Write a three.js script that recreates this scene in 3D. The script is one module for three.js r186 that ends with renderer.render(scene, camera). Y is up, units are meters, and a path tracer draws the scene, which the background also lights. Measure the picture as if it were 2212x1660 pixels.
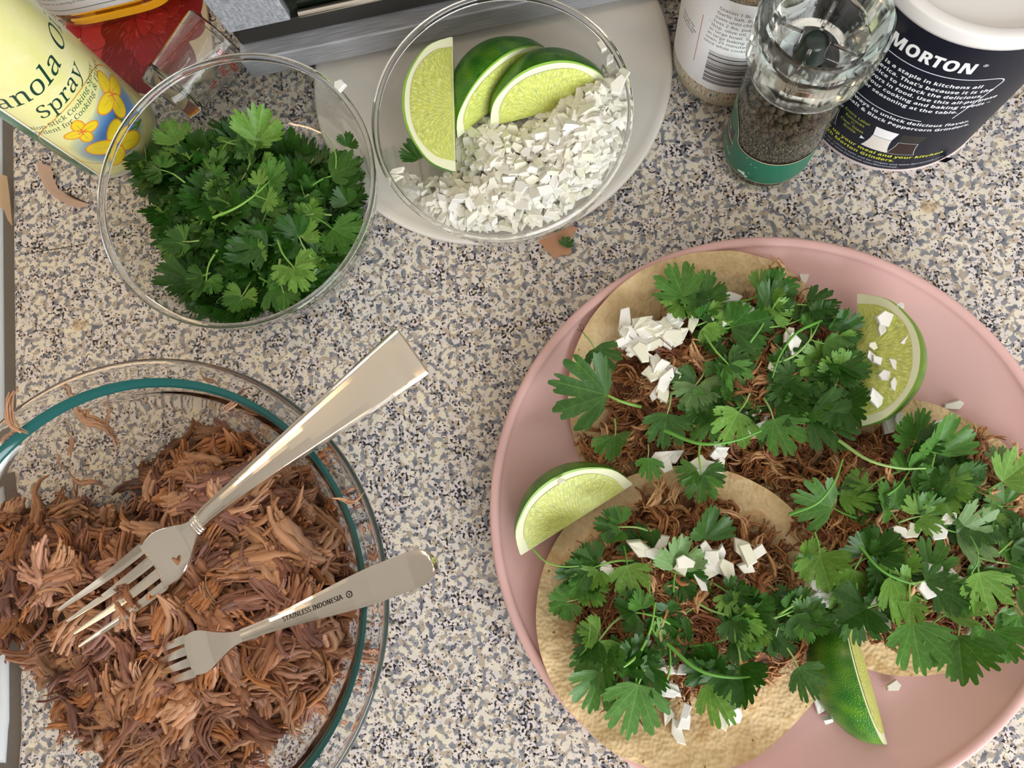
import * as THREE from 'three';
import { mergeGeometries, mergeVertices, toCreasedNormals } from 'three/addons/utils/BufferGeometryUtils.js';
import { RectAreaLightUniformsLib } from 'three/addons/lights/RectAreaLightUniformsLib.js';
import { FontLoader } from 'three/addons/loaders/FontLoader.js';
import { TextGeometry } from 'three/addons/geometries/TextGeometry.js';
import { RoundedBoxGeometry } from 'three/addons/geometries/RoundedBoxGeometry.js';

// ---------------------------------------------------------------- camera, daylight, exposure
// A phone held 41.5 cm above the counter (counter top is y = 0, the point straight below the phone is the origin).
const F = 1750, CX = 1106, CY = 830, NADIR = [1290, 1100], EYE = 0.415;
const V = (x, y, z) => new THREE.Vector3(x, y, z);
const nV = V(NADIR[0] - CX, NADIR[1] - CY, F).normalize();
const xV = V(1, 0, 0).addScaledVector(nV, -nV.x).normalize();
const zV = xV.clone().cross(nV.clone().negate());
const toWorld = v => V(v.dot(xV), -v.dot(nV), v.dot(zV));
const scene = new THREE.Scene();
const camera = new THREE.PerspectiveCamera(2 * Math.atan(830 / F) * 180 / Math.PI, 2212 / 1660, 0.01, 20);
camera.position.set(0, EYE, 0);
camera.quaternion.setFromRotationMatrix(new THREE.Matrix4().makeBasis(toWorld(V(1, 0, 0)), toWorld(V(0, -1, 0)), toWorld(V(0, 0, -1))));
scene.add(camera);
const renderer = new THREE.WebGLRenderer();
renderer.toneMapping = THREE.LinearToneMapping;
renderer.toneMappingExposure = 0.63;
renderer.shadowMap.enabled = true;
scene.background = new THREE.Color(0.75, 0.85, 1.0);
RectAreaLightUniformsLib.init();
const KIT = 0.136;                                              // the kitchen's walls are turned a little against the phone
const kit = (x, y, z) => V(x, y, z).applyAxisAngle(V(0, 1, 0), KIT);
const WIN = { x0: 0.05, x1: 1.45, y0: 0.1, y1: 1.2, z: 1.45 };
const daylight = new THREE.RectAreaLight(new THREE.Color(0.93, 0.96, 1.0), 15, WIN.x1 - WIN.x0, WIN.y1 - WIN.y0);
daylight.position.copy(kit((WIN.x0 + WIN.x1) / 2, (WIN.y0 + WIN.y1) / 2, WIN.z - 0.03));
daylight.lookAt(kit((WIN.x0 + WIN.x1) / 2, (WIN.y0 + WIN.y1) / 2, 0));
scene.add(daylight);
const hoodLight = new THREE.RectAreaLight(new THREE.Color(1.0, 0.70, 0.42), 17, 0.3, 0.1);   // warm lamp under the cooker hood over the stove
hoodLight.position.copy(kit(-0.62, 0.612, -0.22)); hoodLight.lookAt(kit(-0.62, 0, -0.22)); scene.add(hoodLight);

// A point of the photograph (2212 x 1660) at a known height over the counter, in metres.
function at(px, py, h = 0) {
  const r = V(px - CX, py - CY, F), w = toWorld(r.multiplyScalar((EYE - h) / r.dot(nV)));
  return V(w.x, h, w.z);
}

// ---------------------------------------------------------------- helpers
function rng(seed) { let a = seed >>> 0; return () => { a = (a + 0x6D2B79F5) | 0; let t = Math.imul(a ^ (a >>> 15), 1 | a); t = (t + Math.imul(t ^ (t >>> 7), 61 | t)) ^ t; return ((t ^ (t >>> 14)) >>> 0) / 4294967296; }; }
const lerp = (a, b, t) => a + (b - a) * t, clamp = (x, a = 0, b = 1) => Math.min(b, Math.max(a, x)), smooth = (a, b, x) => { const t = clamp((x - a) / (b - a)); return t * t * (3 - 2 * t); };
function perlin(seed, nx, ny = nx) {                            // gradient noise that repeats after nx by ny cells
  const r = rng(seed), gx = new Float32Array(nx * ny), gy = new Float32Array(nx * ny);
  for (let i = 0; i < nx * ny; i++) { const a = r() * 6.2832; gx[i] = Math.cos(a); gy[i] = Math.sin(a); }
  return (u, v) => {                                            // u, v in 0..1
    let x = u * nx, y = v * ny; let xi = Math.floor(x), yi = Math.floor(y); const fx = x - xi, fy = y - yi;
    xi = ((xi % nx) + nx) % nx; yi = ((yi % ny) + ny) % ny; const x1 = (xi + 1) % nx, y1 = (yi + 1) % ny;
    const sx = fx * fx * fx * (fx * (fx * 6 - 15) + 10), sy = fy * fy * fy * (fy * (fy * 6 - 15) + 10);
    const d = (i, j, dx, dy) => gx[j * nx + i] * dx + gy[j * nx + i] * dy;
    const a = d(xi, yi, fx, fy), b = d(x1, yi, fx - 1, fy), c = d(xi, y1, fx, fy - 1), e = d(x1, y1, fx - 1, fy - 1);
    return (a + (b - a) * sx + (c + (e - c) * sx - a - (b - a) * sx) * sy) * 1.5;
  };
}
function dataTex(w, h, fn, srgb = true) {
  const d = new Uint8Array(w * h * 4), o = [0, 0, 0];
  for (let j = 0; j < h; j++) for (let i = 0; i < w; i++) { fn(i / w, j / h, o); const k = (j * w + i) * 4; d[k] = clamp(o[0], 0, 255); d[k + 1] = clamp(o[1], 0, 255); d[k + 2] = clamp(o[2], 0, 255); d[k + 3] = 255; }
  const t = new THREE.DataTexture(d, w, h); t.wrapS = t.wrapT = THREE.RepeatWrapping; t.magFilter = THREE.LinearFilter; t.minFilter = THREE.LinearMipmapLinearFilter; t.generateMipmaps = true;
  if (srgb) t.colorSpace = THREE.SRGBColorSpace; t.needsUpdate = true; return t;
}
function canvasTex(w, h, draw) {
  const c = document.createElement('canvas'); c.width = w; c.height = h; draw(c.getContext('2d'), w, h);
  const t = new THREE.CanvasTexture(c); t.colorSpace = THREE.SRGBColorSpace; t.anisotropy = 8; return t;
}
const std = o => new THREE.MeshStandardMaterial(o), phy = o => new THREE.MeshPhysicalMaterial(o);
const used = {};
function numbered(n) { const k = used[n] = (used[n] ?? -1) + 1; return k ? `${n}_${String(k).padStart(3, '0')}` : n; }
function lit(o) { o.traverse(m => { if (m.isMesh) { m.castShadow = m.receiveShadow = true; } }); return o; }
function thing(o, name, label, category, group, kind) {
  o.name = numbered(name); o.userData.label = label;
  if (kind) o.userData.kind = kind;
  if (category) o.userData.category = category;
  if (group) o.userData.group = group;
  scene.add(lit(o)); return o;
}
function mesh(g, m, name, parent, label) { const o = new THREE.Mesh(g, m); if (name) o.name = name; if (label) o.userData.label = label; if (parent) parent.add(o); return o; }
const group = (pos, turn = 0) => { const g = new THREE.Group(); if (pos) g.position.copy(pos); g.rotation.y = turn; return g; };
function grid(nu, nv, fn, closeU = false) {                     // (i, j) -> [x, y, z, u, v]
  const p = [], uv = [], idx = [];
  for (let j = 0; j <= nv; j++) for (let i = 0; i <= nu; i++) { const q = fn(i / nu, j / nv, i, j); p.push(q[0], q[1], q[2]); uv.push(q[3] ?? i / nu, q[4] ?? j / nv); }
  for (let j = 0; j < nv; j++) for (let i = 0; i < nu; i++) { const a = j * (nu + 1) + i, b = a + 1, c = a + nu + 1, d = c + 1; idx.push(a, c, b, b, c, d); }
  const g = new THREE.BufferGeometry(); g.setAttribute('position', new THREE.Float32BufferAttribute(p, 3)); g.setAttribute('uv', new THREE.Float32BufferAttribute(uv, 2)); g.setIndex(idx); g.computeVertexNormals(); return g;
}
function loft(rings, cap = true, crease = 0.7) {                // rings of Vector3, all of one length
  const n = rings[0].length, p = [], uv = [], idx = [];
  rings.forEach((r, k) => r.forEach((v, i) => { p.push(v.x, v.y, v.z); uv.push(i / n, k / (rings.length - 1)); }));
  for (let k = 0; k < rings.length - 1; k++) for (let i = 0; i < n; i++) { const a = k * n + i, b = k * n + (i + 1) % n, c = a + n, d = b + n; idx.push(a, b, c, b, d, c); }
  if (cap) for (const [k, s] of [[0, 1], [rings.length - 1, 0]]) { const m = rings[k].reduce((s2, v) => s2.add(v), V(0, 0, 0)).divideScalar(n); const c = p.length / 3; p.push(m.x, m.y, m.z); uv.push(.5, .5); for (let i = 0; i < n; i++) { const a = k * n + i, b = k * n + (i + 1) % n; s ? idx.push(a, c, b) : idx.push(a, b, c); } }
  let g = new THREE.BufferGeometry(); g.setAttribute('position', new THREE.Float32BufferAttribute(p, 3)); g.setAttribute('uv', new THREE.Float32BufferAttribute(uv, 2)); g.setIndex(idx);
  if (crease) return toCreasedNormals(g, crease);
  g.computeVertexNormals(); return g;
}
function tube(pts, rad, sides = 6, cap = true) {                // swept tube with a radius per point
  const rings = []; let up = V(0.1, 1, 0.05);
  pts.forEach((p, k) => {
    const t = pts[Math.min(k + 1, pts.length - 1)].clone().sub(pts[Math.max(k - 1, 0)]).normalize();
    const s = t.clone().cross(up).normalize(), u = s.clone().cross(t); up = u;
    const r = Array.isArray(rad) ? rad[k] : typeof rad === 'function' ? rad(k / (pts.length - 1)) : rad, ring = [];
    for (let i = 0; i < sides; i++) { const a = -i / sides * 6.2832; ring.push(p.clone().addScaledVector(s, Math.cos(a) * r).addScaledVector(u, Math.sin(a) * r)); }
    rings.push(ring);
  });
  return loft(rings, cap, 0);
}
const lathe = (pts, seg = 96) => new THREE.LatheGeometry(pts.map(q => new THREE.Vector2(q[0], q[1])), seg);
function sleeve(r0, r1, y0, y1, a0, a1, seg = 48) { return grid(seg, 6, (u, v) => { const a = lerp(a0, a1, u), r = lerp(r0, r1, v); return [Math.sin(a) * r, lerp(y0, y1, v), Math.cos(a) * r, u, v]; }); }
function flip(g) { const i = g.index.array; for (let k = 0; k < i.length; k += 3) { const t = i[k]; i[k] = i[k + 1]; i[k + 1] = t; } g.computeVertexNormals(); return g; }
const inside = (poly, x, y) => { let c = false; for (let i = 0, j = poly.length - 1; i < poly.length; j = i++) { const [a, b] = poly[i], [d, e] = poly[j]; if ((b > y) !== (e > y) && x < (d - a) * (y - b) / (e - b) + a) c = !c; } return c; };
const edgeDist = (poly, x, y) => { let m = 1e9; for (let i = 0, j = poly.length - 1; i < poly.length; j = i++) { const [a, b] = poly[i], [d, e] = poly[j], dx = d - a, dy = e - b, t = clamp(((x - a) * dx + (y - b) * dy) / (dx * dx + dy * dy)); m = Math.min(m, Math.hypot(x - a - t * dx, y - b - t * dy)); } return m; };
function spots(poly, n, r, hOf, gap = 0) {                      // n points of a heap: its outline, and its height by the distance from that outline
  const out = [], xs = poly.map(p => p[0]), ys = poly.map(p => p[1]), x0 = Math.min(...xs), x1 = Math.max(...xs), y0 = Math.min(...ys), y1 = Math.max(...ys); let tries = 0;
  while (out.length < n && tries++ < n * 80) { const x = lerp(x0, x1, r()), y = lerp(y0, y1, r()); if (!inside(poly, x, y)) continue; if (gap && tries < n * 40 && out.some(o => Math.hypot(o.px - x, o.py - y) < gap)) continue; const d = edgeDist(poly, x, y); out.push({ px: x, py: y, d, p: at(x, y, hOf(d, x, y)) }); }
  return out;
}
const R = rng(7);

// ---------------------------------------------------------------- materials
const nA = perlin(1, 150), nA2 = perlin(2, 420), nB = perlin(3, 128), nB2 = perlin(4, 380), nC = perlin(5, 310), nC2 = perlin(6, 760), nL = perlin(7, 44), nL2 = perlin(8, 90), nS = perlin(9, 26), nW = perlin(10, 210), nW2 = perlin(11, 210);
const counterTex = dataTex(2048, 2048, (u, v, o) => {             // laminate flakes: cream ground, tan and grey chips, dark specks
  const du = u + .0016 * nW(u, v), dv = v + .0016 * nW2(u, v);
  const a = nA(du, dv) + .28 * nA2(u, v), b = nB(du, dv) + .28 * nB2(u, v), l = nL(u, v), l2 = nL2(u, v), c = nC(u, v) + .45 * nC2(u, v) + .55 * l;
  let r = 227 + l2 * 14, g = 219 + l2 * 12, e = 209 + l * 16;
  const tan = smooth(.20, .235, b); r = lerp(r, 190 + l * 22, tan); g = lerp(g, 176 + l * 20, tan); e = lerp(e, 158 + l * 14, tan);
  const grey = smooth(.19, .22, a - .05 * l2); r = lerp(r, 140 + l2 * 42, grey); g = lerp(g, 141 + l2 * 40, grey); e = lerp(e, 147 + l2 * 36, grey);
  const dk = smooth(.50, .56, c); r = lerp(r, 42, dk); g = lerp(g, 35, dk); e = lerp(e, 32, dk);
  const st = smooth(.74, .84, nS(u, v)) * .45; r = lerp(r, 196, st); g = lerp(g, 156, st); e = lerp(e, 104, st);
  o[0] = r; o[1] = g; o[2] = e;
});
const M = {};
M.counter = phy({ map: counterTex, roughness: 0.42, specularIntensity: 0.6 });
M.enamel = phy({ color: 0xdfe6ea, roughness: 0.25 });
M.gap = std({ color: 0x6b645c, roughness: 0.8 });
M.wall = std({ color: new THREE.Color(0.66, 0.62, 0.57), roughness: 0.9 });
M.ceiling = std({ color: new THREE.Color(0.78, 0.74, 0.68), roughness: 0.9 });
M.floor = std({ color: new THREE.Color(0.34, 0.22, 0.13), roughness: 0.6 });
M.frame = std({ color: 0xf2f0ea, roughness: 0.5 });
M.pane = phy({ color: 0xffffff, transmission: 1, thickness: 0, roughness: 0.0, ior: 1.5 });
M.glass = phy({ color: 0xffffff, transmission: 1, thickness: 0.004, roughness: 0.0, ior: 1.47, attenuationColor: new THREE.Color(0.80, 0.90, 0.82), attenuationDistance: 0.12 });
M.bowlGlass = phy({ color: 0xffffff, transmission: 1, thickness: 0, roughness: 0.0, ior: 1.7 });
M.thinGlass = phy({ color: 0xfbfffb, transmission: 1, thickness: 0, roughness: 0.02, ior: 1.5 });
M.cap = phy({ color: 0xffffff, transmission: 1, thickness: 0.003, roughness: 0.09, ior: 1.38, attenuationColor: new THREE.Color(0.90, 0.96, 0.88), attenuationDistance: 0.08 });
M.teal = phy({ color: new THREE.Color(0.015, 0.13, 0.125), transmission: 0.3, thickness: 0.004, roughness: 0.1, ior: 1.47 });
M.board = phy({ color: 0xe2ddd2, roughness: 0.38 });
M.steel = std({ color: new THREE.Color(0.80, 0.75, 0.67), metalness: 1, roughness: 0.2 });
const brushN = perlin(21, 12, 220), brushM = perlin(22, 30);
const brushTex = dataTex(512, 512, (u, v, o) => { const t = brushN(u, v) * 24 + brushM(u, v) * 26; o[0] = 176 + t; o[1] = 178 + t; o[2] = 184 + t; });
M.brushed = std({ map: brushTex, metalness: 0.35, roughness: 0.36 });
M.darkTrim = phy({ color: 0x2a2823, roughness: 0.3 });
M.ovenGlass = phy({ color: 0x10170f, roughness: 0.06, specularIntensity: 1 });
M.pink = phy({ color: new THREE.Color(0.74, 0.46, 0.43), roughness: 0.3, specularIntensity: 0.6, clearcoat: 0.15, clearcoatRoughness: 0.25 });
M.paper = std({ color: 0xf0ece4, roughness: 0.7 });
M.white = phy({ color: 0xf1eeea, roughness: 0.35 });

// ---------------------------------------------------------------- the room
{
  const X0 = -1.5, X1 = 1.75, Z0 = -0.62, Z1 = WIN.z, Y0 = -0.92, Y1 = 1.55, T = 0.1;
  const wall = (name, x0, x1, y0, y1, z0, z1, m) => { const o = mesh(new THREE.BoxGeometry(x1 - x0, y1 - y0, z1 - z0), m); o.position.copy(kit((x0 + x1) / 2, (y0 + y1) / 2, (z0 + z1) / 2)); o.rotation.y = KIT; o.name = name; o.userData.kind = 'structure'; scene.add(lit(o)); return o; };
  wall('floor', X0 - T, X1 + T, Y0 - T, Y0, Z0 - T, Z1 + T, M.floor);
  wall('ceiling', X0 - T, X1 + T, Y1, Y1 + T, Z0 - T, Z1 + T, M.ceiling);
  wall('wall_back', X0 - T, X1 + T, Y0, Y1, Z0 - T, Z0, M.wall);
  wall('wall_left', X0 - T, X0, Y0, Y1, Z0, Z1 + T, M.wall);
  wall('wall_right', X1, X1 + T, Y0, Y1, Z0, Z1 + T, M.wall);
  const g = [];                                                  // the near wall is built round the window opening
  const piece = (x0, x1, y0, y1) => { const b = new THREE.BoxGeometry(x1 - x0, y1 - y0, T); b.translate((x0 + x1) / 2, (y0 + y1) / 2, Z1 + T / 2); g.push(b); };
  piece(X0, WIN.x0, Y0, Y1); piece(WIN.x1, X1, Y0, Y1); piece(WIN.x0, WIN.x1, Y0, WIN.y0); piece(WIN.x0, WIN.x1, WIN.y1, Y1);
  const wf = mesh(mergeGeometries(g), M.wall); wf.name = 'wall_front'; wf.rotation.y = KIT; wf.userData.kind = 'structure'; scene.add(lit(wf));
  const w = new THREE.Group(); w.name = 'window_1'; w.userData.kind = 'structure'; w.rotation.y = KIT;
  const bar = (name, x0, x1, y0, y1) => { const o = mesh(new THREE.BoxGeometry(x1 - x0, y1 - y0, 0.05), M.frame, name, w); o.position.set((x0 + x1) / 2, (y0 + y1) / 2, Z1 + 0.06); };
  bar('window_frame', WIN.x0, WIN.x0 + .05, WIN.y0, WIN.y1); bar('window_frame', WIN.x1 - .05, WIN.x1, WIN.y0, WIN.y1); bar('window_frame', WIN.x0 + .05, WIN.x1 - .05, WIN.y0, WIN.y0 + .05); bar('window_frame', WIN.x0 + .05, WIN.x1 - .05, WIN.y1 - .05, WIN.y1); bar('window_bar', .73, .77, WIN.y0 + .05, WIN.y1 - .05);
  for (const [a, b] of [[WIN.x0 + .05, .73], [.77, WIN.x1 - .05]]) { const o = mesh(new THREE.BoxGeometry(b - a, WIN.y1 - WIN.y0 - .1, .004), M.pane, 'pane', w); o.position.set((a + b) / 2, (WIN.y0 + WIN.y1) / 2, Z1 + .06); }
  scene.add(lit(w));
}
{
  const hood = new THREE.Group(); hood.position.copy(kit(-.62, 0, -.33)); hood.rotation.y = KIT;
  mesh(new RoundedBoxGeometry(.6, .1, .5, 3, .01).translate(0, .67, 0), M.frame, 'hood_shell', hood); mesh(new THREE.BoxGeometry(.3, .8, .28).translate(0, 1.12, -.1), M.frame, 'hood_duct', hood);
  const lens = mesh(new THREE.BoxGeometry(.3, .006, .1).translate(0, .618, .11), std({ color: 0xfff0d8, emissive: new THREE.Color(1, .70, .42), emissiveIntensity: 2, roughness: .5 }), 'lamp_lens', hood);
  thing(hood, 'range_hood', 'white cooker hood with warm lamp over the stove', 'hood');
}
// counter and stove: the counter's left edge runs from (-0.331, -0.141) to (-0.303, 0.110)
const EDGE = V(-0.3306, 0, -0.1413).applyAxisAngle(V(0, 1, 0), -0.111).x;
{
  const A = 0.111, root = group(V(0, 0, 0), A), L = 2.0, x0 = EDGE, zb = -0.6, zf = 0.32;
  const g = new RoundedBoxGeometry(L - x0 - .5, 0.038, zf - zb, 3, 0.003); g.translate((x0 + L - .5) / 2, -0.019, (zb + zf) / 2);
  const p = g.attributes.position, uv = g.attributes.uv; for (let i = 0; i < p.count; i++) uv.setXY(i, p.getX(i) / .46, (p.getZ(i) + p.getY(i)) / .46);
  mesh(g, M.counter, 'slab', root);
  const a = at(58, 548).applyAxisAngle(V(0, 1, 0), -A), b = at(188, 527).applyAxisAngle(V(0, 1, 0), -A);
  mesh(tube([a, b], .00022, 5), std({ color: 0x4a3f34, roughness: 1 }), 'seam', root);
  thing(root, 'countertop', 'speckled grey, cream and tan laminate countertop under all the dishes', 'countertop');
  const s = group(V(0, 0, 0), A), zs = -.52;
  const sg = new RoundedBoxGeometry(0.5, 0.03, zf - zs, 4, 0.004); sg.translate(x0 - 0.0078 - .25, -0.0165, (zs + zf) / 2); mesh(sg, M.enamel, 'stove_top', s);
  const bg = new THREE.BoxGeometry(0.5, .86, zf - zs - .02); bg.translate(x0 - 0.0078 - .25, -.0315 - .43, (zs + zf) / 2); mesh(bg, M.enamel, 'stove_body', s);
  thing(s, 'stove', 'white enamel stove edge beside the speckled countertop', 'stove');
  const t = group(V(0, 0, 0), A); const tg = new THREE.BoxGeometry(0.0076, .03, zf - zb - .02); tg.translate(x0 - .0039, -.0185, (zb + zf) / 2); mesh(tg, M.gap, 'strip', t);
  thing(t, 'gap_strip', 'grimy dark strip filling the gap between stove and countertop', 'strip');
  const cg = new THREE.BoxGeometry(L - x0 - .52, .86, zf - zb - .04); const cb = group(V(0, 0, 0), A); cg.translate((x0 + L - .5) / 2, -.038 - .431, (zb + zf) / 2 - .01); mesh(cg, M.frame, 'cabinet_body', cb);
  thing(cb, 'base_cabinet', 'white base cabinet that carries the speckled countertop', 'cabinet');
}

// ---------------------------------------------------------------- round white board, oven, bowls
const BOARD = V(-0.055, 0, -0.2373);
{
  const b = group(BOARD); mesh(lathe([[0, 0], [.094, 0], [.0975, .0015], [.099, .005], [.0988, .0068], [.0975, .0078], [.094, .0076], [.09, .0068], [0, .0066]], 128), M.board, 'board', b);
  thing(b, 'round_board', 'round white plastic board under the bowl of onion and lime', 'board');
}
{
  const A = 0.16, c = at(674, 143, .014), o = group(V(c.x, .014, c.z), A), W = .46, LX = -.034, mid = LX + W / 2;
  const put = (name, g, m, x, y, z) => { const q = mesh(g, m, name, o); q.position.set(x, y, z); return q; };
  put('base_apron', new RoundedBoxGeometry(W, .016, .02, 2, .0012), M.brushed, mid, .008, -.01);
  put('housing', new RoundedBoxGeometry(W, .2, .24, 3, .004), M.darkTrim, mid, .125, -.1345);
  put('side_post', new RoundedBoxGeometry(.034, .165, .008, 2, .001), M.brushed, LX + .0175, .112, -.0125);
  put('lower_trim', new RoundedBoxGeometry(W - .004, .0125, .006, 2, .001), M.darkTrim, mid, .0228, -.0125);
  put('door_glass', new THREE.BoxGeometry(W - .04, .14, .005), M.ovenGlass, mid + .016, .102, -.0135);
  const rail = put('door_rail', tube([V(LX + .04, 0, 0), V(LX + W - .01, 0, 0)], .0022, 10), M.steel, 0, .0335, -.0085);
  for (const x of [LX + .013, LX + W - .06]) for (const z of [-.05, -.22]) put('foot', new THREE.CylinderGeometry(.009, .011, .03, 16), M.darkTrim, x, .001 + .0, z);
  thing(o, 'toaster_oven', 'steel toaster oven with dark glass door behind the bowls', 'oven');
}
function bowlProfile(s, hgt) {                                   // outer side up, bead, inner side down
  const q = (r, y) => [r * s, y * hgt];
  return [q(0, .05), q(.5, .05), q(.70, .03), q(.745, 0), q(.78, .0), q(.80, .05), q(.86, .17), q(.905, .33), q(.928, .50), q(.94, .62), q(.965, .68), q(.972, .76), q(.982, .88), q(.988, .94), q(1.0, .955), q(1.0, .985), q(.985, 1.0), q(.965, .985), q(.955, .94), q(.948, .86), q(.94, .76), q(.928, .70), q(.908, .655), q(.897, .60), q(.885, .50), q(.86, .36), q(.81, .22), q(.75, .15), q(.66, .12), q(.5, .115), q(0, .115)];
}
function glassBowl(g, s, hgt) {
  const q = bowlProfile(s, hgt); mesh(lathe(q.slice(0, 13), 128), M.bowlGlass, 'outer_wall', g); mesh(lathe(q.slice(18), 128), M.bowlGlass, 'inner_wall', g);
  mesh(lathe([[.955, .925], [.9835, .915], [.993, .94], [1.0, .96], [1.0, .985], [.985, 1.0], [.966, .985], [.957, .95], [.955, .925]].map(([r, y]) => [r * s, y * hgt]), 128), M.glass, 'rim', g, 'rounded glass rim');
}
const CIL = V(-.179, 0, -.160), ONI = V(-.0436, .0068, -.190), MEAT = V(-.199, 0, .0426), PLATE = V(.0815, 0, .0007);
function curve(pts, n) { const c = new THREE.CatmullRomCurve3(pts.map(p => V(p[0], p[1], 0)), false, 'centripetal'); return c.getPoints(n).map(v => [Math.max(0, v.x), v.y]); }
{
  const b = group(CIL); glassBowl(b, .0729, .045); thing(b, 'glass_bowl', 'small clear glass bowl full of loose cilantro', 'bowl');
  const o = group(ONI); glassBowl(o, .064, .0432); thing(o, 'glass_bowl', 'small clear glass bowl holding diced onion and lime wedges', 'bowl');
  const m = group(MEAT), RM = .1108;
  mesh(lathe([[0, .004], [.05, .004], [.060, .002], [.063, 0], [.067, 0], [.070, .002], [.080, .012], [.089, .028], [.0955, .046], [.0985, .058], [.1002, .0625], [.1035, .0648], [.1075, .066], [.1098, .067], [RM, .0685], [.1104, .0705], [.109, .0712], [.1065, .0706], [.1035, .0698], [.1018, .069], [.0995, .0672], [.097, .063], [.0948, .058], [.0915, .046], [.085, .028], [.076, .0125], [.066, .0075], [.05, .0085], [0, .0085]], 144), M.glass, 'bowl', m);
  mesh(lathe([[.0984, .0652], [.0996, .0672], [.1012, .0688], [.1015, .0696], [.0996, .0685], [.0977, .0660], [.0984, .0652]], 144), M.teal, 'tinted_ring', m, 'teal tinted band just inside the rim').position.y = .0005;
  thing(m, 'mixing_bowl', 'large clear glass bowl with teal band full of shredded pork', 'bowl');
  const p = group(PLATE);
  mesh(lathe(curve([[0, .0015], [.06, .0015], [.086, 0], [.092, 0], [.097, .002], [.112, .007], [.125, .0135], [.1308, .0175], [.1330, .0192], [.1334, .0204], [.1326, .0212], [.1308, .0213], [.1292, .0205], [.1282, .0188], [.1265, .0172], [.121, .0135], [.112, .0092], [.102, .0062], [.09, .0052], [.05, .005], [0, .005]], 220), 160), M.pink, 'plate', p);
  thing(p, 'dinner_plate', 'matte pink round plate holding three pork tacos', 'plate');
}
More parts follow.
